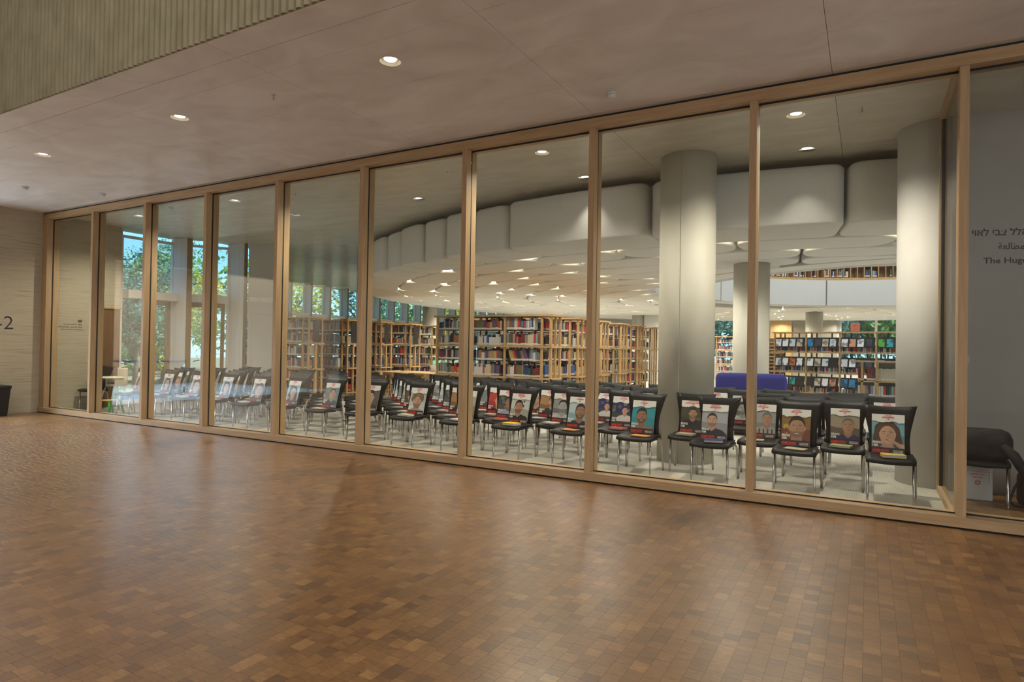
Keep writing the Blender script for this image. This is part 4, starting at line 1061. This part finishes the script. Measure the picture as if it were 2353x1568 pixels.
# ---- blue sofa
sf = empty('sofa', (-1.83, 5.3, 0), radians(4)); tag(sf, 'blue high-backed upholstered sofa seen from behind, past the chairs', 'sofa')
MB().bbox(-.60, .0, -.16, .02, .10, 1.12, .09).build('back_cushion', 'blue', sf); MB().bbox(.0, .60, -.16, .02, .10, 1.12, .09).build('back_cushion', 'blue', sf)
MB().bbox(-.60, .60, .02, .66, .12, .44, .06).build('seat', 'blue', sf)
MB().bbox(-.66, -.56, -.12, .60, .10, .72, .05).build('armrest', 'blue', sf); MB().bbox(.56, .66, -.12, .60, .10, .72, .05).build('armrest', 'blue', sf)
for sx in (-.5, .5):
    for sy in (-.05, .55): MB().tube([(sx, sy, .12), (sx, sy, 0)], .02).build('leg', 'blackmetal', sf)
# ---- reading table, lamps, chairs, mint trolley
tb = empty('reading_table', (-11.0, 7.8, 0)); tag(tb, 'long pale timber reading table behind the rows of chairs', 'table')
MB().box(-1.45, 1.45, -.6, .6, .73, .77).build('table_top', 'shelf_oak', tb); MB().box(-1.35, 1.35, -.5, .5, .66, .73).build('apron', 'shelf_oak', tb)
for sx in (-1.3, 1.24):
    for sy in (-.5, .44): MB().box(sx, sx+.06, sy, sy+.06, 0, .66).build('leg', 'shelf_oak', tb)
for i, x in enumerate((-11.9, -10.5)):
    lp = empty('desk_lamp', (x, 7.9, .77)); tag(lp, 'thin black desk lamp at the %s end of the reading table' % ('left', 'right')[i], 'lamp', 'desk lamps on the reading table')
    MB().lathe([(.07, 0), (.07, .012)], 16).build('base', 'blackmetal', lp); MB().tube([(0, 0, .012), (0, 0, .36), (.02, -.02, .39)], .007, 6).build('stem', 'blackmetal', lp)
    MB().box(-.16, .16, -.03, .03, .39, .405).build('lamp_head', 'blackmetal', lp)
for i, (x, y, rz) in enumerate(((-11.1, 6.95, pi), (-10.0, 6.95, pi), (-12.0, 6.95, pi))):
    wc = empty('reading_chair', (x, y, 0), rz); tag(wc, 'wooden reading chair with navy seat, %s at the table' % ('middle', 'right-hand', 'left-hand')[i], 'chair', 'wooden chairs at the reading table')
    MB().bbox(-.24, .24, -.23, .23, .43, .475, .02).build('seat', 'navy', wc)
    for sx in (-1, 1):
        MB().tube([(sx*.21, -.20, .43), (sx*.22, -.22, 0)], .018).build('leg', 'shelf_oak', wc); MB().tube([(sx*.24, .24, 0), (sx*.22, .21, .43), (sx*.24, .24, .72)], .018).build('leg', 'shelf_oak', wc)
    mb = MB(); arcp = [(-.26, .10), (-.25, .2), (-.18, .27), (0, .295), (.18, .27), (.25, .2), (.26, .10)]
    for a, b in zip(arcp[:-1], arcp[1:]):
        mb.q([(a[0], a[1], .66), (b[0], b[1], .66), (b[0], b[1], .78), (a[0], a[1], .78), (a[0]*.92, a[1]*.92, .66), (b[0]*.92, b[1]*.92, .66), (b[0]*.92, b[1]*.92, .78), (a[0]*.92, a[1]*.92, .78)], [(0, 1, 2, 3), (4, 7, 6, 5), (3, 2, 6, 7), (0, 4, 5, 1)])
    mb.build('backrest', 'shelf_oak', wc)
mt_ = empty('book_trolley', (-11.6, 9.15, 0)); tag(mt_, 'mint green metal book trolley behind the reading table', 'book trolley')
for s in (0, .62): MB().box(s, s+.03, -.2, .2, .15, 1.08).build('side_panel', 'mint', mt_)
for z in (.3, .62, .94): MB().box(.03, .62, -.2, .2, z, z+.02).box(.03, .62, .18, .2, z+.02, z+.12).build('shelf', 'mint', mt_)
for sx in (.03, .62):
    for sy in (-.16, .16): MB().lathe([(.04, 0), (.05, .04), (.04, .15)], 10, (sx, sy)).build('wheel', 'blackmetal', mt_)
bx = MB().bbox(-.09, .09, -.05, .05, 0, .2, .006).build('paper_box', 'plastic_w', None, (-10.95, 8.15, .77)); tag(bx, 'white box standing on the reading table', 'box')
# ---- stair slats at far centre
st = empty('stair_screen', (-3.72, 22.0, 0)); tag(st, 'timber stair with stacked slatted treads beside the magazine shelf', 'stair')
for k in range(12): MB().box(0, .62, 0, .3, 0, .05).build('slat', 'slat', st, (0, .02*k, .25 + .15*k))
MB().box(0, .62, .25, .4, 0, 2.1).build('back_panel', 'door', st)
# ---- orange chair beyond the far window
oc = empty('orange_chair', (-.62, 32.4, 2.25)); tag(oc, 'orange plastic chair with slotted back beyond the far window', 'chair')
mb = MB(); mb.prism([(-.22, 0), (.22, 0), (.23, .40), (.19, .45), (-.19, .45), (-.23, .40)], -.015, .015, [[(-.07, .28), (.07, .28), (.09, .305), (.07, .33), (-.07, .33), (-.09, .305)]])
o = mb.build('backrest', 'orange', oc, (0, 0, .48), (pi/2, 0, 0)); MB().bbox(-.22, .22, 0, .42, .44, .47, .012).build('seat', 'orange', oc)
for sx in (-.18, .18):
    for sy in (.04, .38): MB().tube([(sx, sy, .44), (sx*1.1, sy, 0)], .012, 6).build('leg', 'blackmetal', oc)
struct(MB().box(-5, 12, 31.5, 34.2, 2.05, 2.25).build('ground_terrace', 'paving'))
# ---- things in the side room: chair with black bag, first aid bag, brown satchel
st_ = empty('stool', (1.02, 1.30, 0), radians(-4)); tag(st_, 'backless black seat with steel legs in the side room', 'stool')
put('seat', CH[0], st_)
for m in CH[2]: put('leg', m, st_)
bg = empty('duffel_bag', (1.02, 1.28, .458), radians(-4)); tag(bg, 'large black duffel bag lying on the backless seat in the side room', 'bag')
MB().bbox(-.30, .245, -.18, .16, 0, .30, .085).build('body', 'darkcloth', bg); MB().tube([(.16, -.17, .16), (.235, -.215, .08), (.30, -.22, -.04), (.35, -.20, -.16)], [.03, .05, .045, .02], 8).build('strap', 'darkcloth', bg)
fa = empty('first_aid_bag', (1.00, 1.44, 0), radians(4)); tag(fa, 'white first aid bag with red star emblem under the black seat', 'bag')
MB().bbox(-.14, .13, -.04, .08, 0, .38, .012).build('body', 'plastic_w', fa)
F = Flat(-.2, .2, 0, .5)
for rot in (0, pi):
    p = [(cos(pi/2 + rot + 2*pi*i/3)*.032, .185 + sin(pi/2 + rot + 2*pi*i/3)*.032) for i in range(3)]; q_ = [(cos(pi/2 + rot + 2*pi*i/3)*.021, .185 + sin(pi/2 + rot + 2*pi*i/3)*.021) for i in range(3)]
    for i in range(3): j = (i+1) % 3; F.poly([p[i], p[j], q_[j], q_[i]], 'red')
put('emblem', F.mesh('emblem'), fa, (-.0, -.0390, 0)); 
put('lettering', text_mesh('FIRST AID', .02, .0004, 1, 'CENTER', .0004, 'red'), fa, (0, -.0408, .232), (pi/2, 0, 0)); put('lettering', text_mesh('הנושאר הרזע', .024, .0004, 1, 'CENTER', .0004, 'red'), fa, (0, -.0408, .262), (pi/2, 0, 0))
F = Flat(-.2, .2, 0, .5); F.rect(-.10, .10, .296, .299, 'red'); F.rect(.097, .10, .2, .296, 'red'); put('printed_line', F.mesh('printed_line'), fa, (0, -.0390, 0))
sb = empty('satchel', (1.50, 1.40, 0), radians(12)); tag(sb, 'dark brown satchel standing on the side room floor', 'bag')
MT['leather'] = noisy('brown_leather', (.028, .017, .009), (.055, .034, .018), (1, 1, 1), 12, 5, .6, .4)
MB().bbox(-.17, .2, -.09, .09, 0, .34, .05).build('body', 'leather', sb); MB().tube([(-.16, -.02, .28), (-.22, -.04, .18), (-.27, -.06, .05), (-.24, -.08, .012), (-.12, -.13, .012)], .012, 6).build('strap', 'leather', sb)
# ---- ceiling fittings
def downlight(x, y, label, spot, power):
    d = empty('downlight', (x, y, ZC)); tag(d, label, 'downlight', 'recessed ceiling downlights')
    MB().lathe([(.100, 0), (.096, .006), (.086, .0285)], 24, (0, 0), False).build('cup', 'cup', d)
    MB().lathe([(.086, .0285), (.0, .0286)], 24, (0, 0), False).build('recess', 'cup', d)
    MB().lathe([(.058, .020), (.058, .0265)], 20).build('lens', 'lens', d)
    l = bpy.data.lights.new('downlight_lamp', 'SPOT'); l.energy = power; l.color = (1, .90, .74); l.spot_size = radians(140 if y < 2 else 75); l.spot_blend = .9; l.shadow_soft_size = .02
    o = bpy.data.objects.new('downlight_lamp', l); C.objects.link(o); o.parent = d; o.location = (0, 0, -.002)
for i, (x, y) in enumerate(DL_HALL): downlight(x, y, 'recessed downlight over the hall floor, %s from the right' % ORD[i], 0, 38)
for i, (x, y) in enumerate(DL_IN): downlight(x, y, 'recessed downlight over the chairs, %s row, %s from the right' % (('first', 'second')[i//5], ORD[i % 5]), 0, (380, 60)[i//5])
def sprinkler(x, y, label):
    d = empty('sprinkler', (x, y, ZC)); tag(d, label, 'sprinkler', 'ceiling sprinklers')
    MB().lathe([(.035, -.004), (.035, 0)], 16).build('rose', 'plastic_w', d); MB().lathe([(.007, -.05), (.007, -.004)], 8).build('stem', 'chromeB', d); MB().lathe([(.016, -.054), (.016, -.05)], 10).build('deflector', 'chromeB', d)
for x, y, l in ((-5.56, -2.12, 'small sprinkler on the hall ceiling between two downlights'), (-.08, 1.08, 'sprinkler on the ceiling near the white column'), (-5.54, 1.05, 'sprinkler on the reading room ceiling left of centre'), (-8.81, 1.08, 'sprinkler on the reading room ceiling further left'), (-13.6, 7.5, 'far sprinkler on the pale ceiling by the side windows')):
    sprinkler(x, y, l)
def detector(x, y, label):
    d = empty('smoke_detector', (x, y, ZC)); tag(d, label, 'smoke detector', 'white smoke detectors')
    MB().lathe([(.05, -.02), (.055, 0)], 20).build('base', 'plastic_w', d); MB().lathe([(.02, -.055), (.038, -.045), (.045, -.02)], 20).build('head', 'plastic_w', d)
for x, y, l in ((-2.34, -.53, 'white smoke detector on the hall ceiling near the right windows'), (-12.8, -1.33, 'white smoke detector leftmost on the hall ceiling'), (-12.06, -.44, 'white smoke detector near the corner post of the glass screen'), (-11.97, .77, 'round detector on the ceiling just behind the glass')):
    detector(x, y, l)
# ---- barrier posts in the lobby, mirrored in the glass
for i, (x, y) in enumerate(((-17.6, -4.6), (-18.6, -3.0))):
    s = empty('barrier_post', (x, y, 0)); tag(s, 'steel barrier post mirrored in the glass, %s' % ('with its belt end', 'holding the belt reel')[i], 'barrier post', 'barrier posts')
    MB().lathe([(.17, 0), (.16, .02), (.03, .035)], 24).build('base', 'chromeB', s); MB().lathe([(.03, .03), (.03, .98)], 16).build('pole', 'chromeB', s); MB().lathe([(.04, .9), (.04, 1.0)], 16).build('head', 'blackmetal', s)
o = wall_seg('belt', (-17.58, -4.56), (-18.58, -3.04), .92, .97, .004, 'belt'); tag(o, 'blue retractable belt between the two barrier posts', 'belt')

# ================================================================== OUTDOORS
struct(MB().prism([(-60, -30), (-22.3, -30), (-22.3, -1), (-15.9, -1), (-15.9, 3.3), (-14.5, 5), (-21.75, 10.4), (-21.75, 33), (-60, 60)], -.2, -.02).build('ground_garden', 'soil'))
struct(MB().prism([(-60, 33), (60, 33), (60, 80), (-60, 80)], -.2, -.03).build('ground_rear', 'soil'))
struct(MB().prism([(-19.5, -.9), (-16.0, -.9), (-16.0, 3.2), (-14.6, 5), (-17.5, 7.3), (-19.5, 6)], -.02, -.005).build('ground_paving', 'paving'))
def leafmat(n, c1, c2):
    m = mat('leaves_' + n, c1, .6); L = m.node_tree.links
    r = ramp(m, [(0, c1), (1, c2)]); L.new(nd(m, 'ShaderNodeNewGeometry').outputs['Random Per Island'], r.inputs[0]); L.new(r.outputs[0], bsdf(m).inputs['Base Color'])
    b = bsdf(m); tr = nd(m, 'ShaderNodeBsdfTranslucent'); L.new(r.outputs[0], tr.inputs[0]); mx = nd(m, 'ShaderNodeMixShader'); mx.inputs[0].default_value = .45
    out = m.node_tree.nodes['Material Output']; L.new(b.outputs[0], mx.inputs[1]); L.new(tr.outputs[0], mx.inputs[2]); L.new(mx.outputs[0], out.inputs[0]); return m
LM = {'green': leafmat('green', (.10, .24, .04), (.26, .42, .10)), 'yellow': leafmat('yellow', (.30, .34, .04), (.62, .60, .12)), 'blue': leafmat('bluegreen', (.07, .20, .14), (.24, .42, .32)), 'dark': leafmat('dark', (.04, .11, .04), (.12, .22, .07))}
def tree(x, y, h, rad, kind, label, seed, n=2600, leaf=.16, cz=.62):
    r_ = random.Random(seed); t = empty('tree', (x, y, -.03)); tag(t, label, 'tree', 'trees outside the windows')
    lean = r_.uniform(-.5, .5); mb = MB(); mb.tube([(0, 0, 0), (lean*.2, .1, h*.25), (lean*.6, .0, h*.5), (lean, .1, h*.8)], [.16, .13, .10, .04], 8)
    for i in range(6):
        a = r_.uniform(0, 6.28); z = h*r_.uniform(.22, .5); mb.tube([(lean*.4, 0, z), (lean*.4 + cos(a)*rad*.45, sin(a)*rad*.45, z + h*.14), (lean*.4 + cos(a)*rad*.8, sin(a)*rad*.8, z + h*.2)], [.07, .05, .02], 6)
    mb.build('trunk', 'bark', t)
    v = []; f = []
    blobs = [(r_.gauss(0, rad*.42), r_.gauss(0, rad*.42), h*cz + r_.gauss(0, h*.17), r_.uniform(.25, .5)*rad) for _ in range(34)]
    for i in range(n):
        bx, by, bz, br = r_.choice(blobs); d = Vector((r_.gauss(0, 1), r_.gauss(0, 1), r_.gauss(0, 1))).normalized()*br*r_.uniform(.55, 1)
        p = Vector((bx, by, max(bz, h*.12))) + d
        a = Vector((r_.gauss(0, 1), r_.gauss(0, 1), r_.gauss(0, .6))).normalized()*leaf*r_.uniform(.6, 1.3); b = a.cross(Vector((r_.gauss(0, 1), r_.gauss(0, 1), r_.gauss(0, 1)))).normalized()*leaf*.5
        k = len(v); v += [tuple(p-a), tuple(p+b), tuple(p+a), tuple(p-b)]; f.append((k, k+1, k+2, k+3))
    me = bpy.data.meshes.new('foliage'); me.from_pydata(v, [], f); me.materials.append(LM[kind]); o = put('foliage', me, t); o['kind'] = 'stuff'
specs = [(-21.0, 5.4, 4.7, 1.7, 'blue', 'blue-green conifer seen through the first entrance window'), (-22.9, 7.5, 5.0, 1.5, 'yellow', 'yellow-green tree seen beside the far concrete fin'), (-26.5, 6.0, 5.4, 2.5, 'green', 'tall green tree behind the entrance conifer'),
         (-27.2, 10.2, 6.0, 2.2, 'green', 'broad green tree behind the yellow tree')]
for i, (x, y, h, rd, kd, lb) in enumerate(specs): tree(x, y, h, rd, kd, lb, 100+i, 9000, .075)
for i, (x, y, kd) in enumerate(((-33, 5.0, 'dark'), (-33, 9.5, 'blue'), (-34, 14.0, 'green'), (-33, .5, 'green'))):
    tree(x, y, 6.0, 3.0, kd, '%s hedge-like tree at the back of the garden, %s' % ({'dark': 'dark', 'blue': 'bluish', 'green': 'green'}[kd], ('behind the first window', 'behind the second window', 'rightmost', 'leftmost')[i]), 150+i, 2600, .24, .42)

kinds = ['green', 'yellow', 'blue', 'green', 'yellow', 'blue', 'green']
for i in range(7):
    tree(-26.0 - (i % 2)*1.6, 13.5 + i*4.2, 6.5 + (i % 3), 2.8, kinds[i], '%s tree beyond the tall side windows, %s from the left' % ({'green': 'green', 'yellow': 'yellow-green', 'blue': 'pale blue-green'}[kinds[i]], ORD[i]), 200+i, 1700, .17, .5)
for i, (x, y, kd) in enumerate(((-9.8, 38, 'blue'), (-.9, 39.5, 'blue'), (2.6, 38, 'green'), (-5, 40, 'green'))):
    tree(x, y, 6.5, 3.0, kd, 'teal-green tree beyond the far end windows, %s from the left' % ORD[(0, 2, 3, 1)[i]], 300+i, 3000, .22, .5)
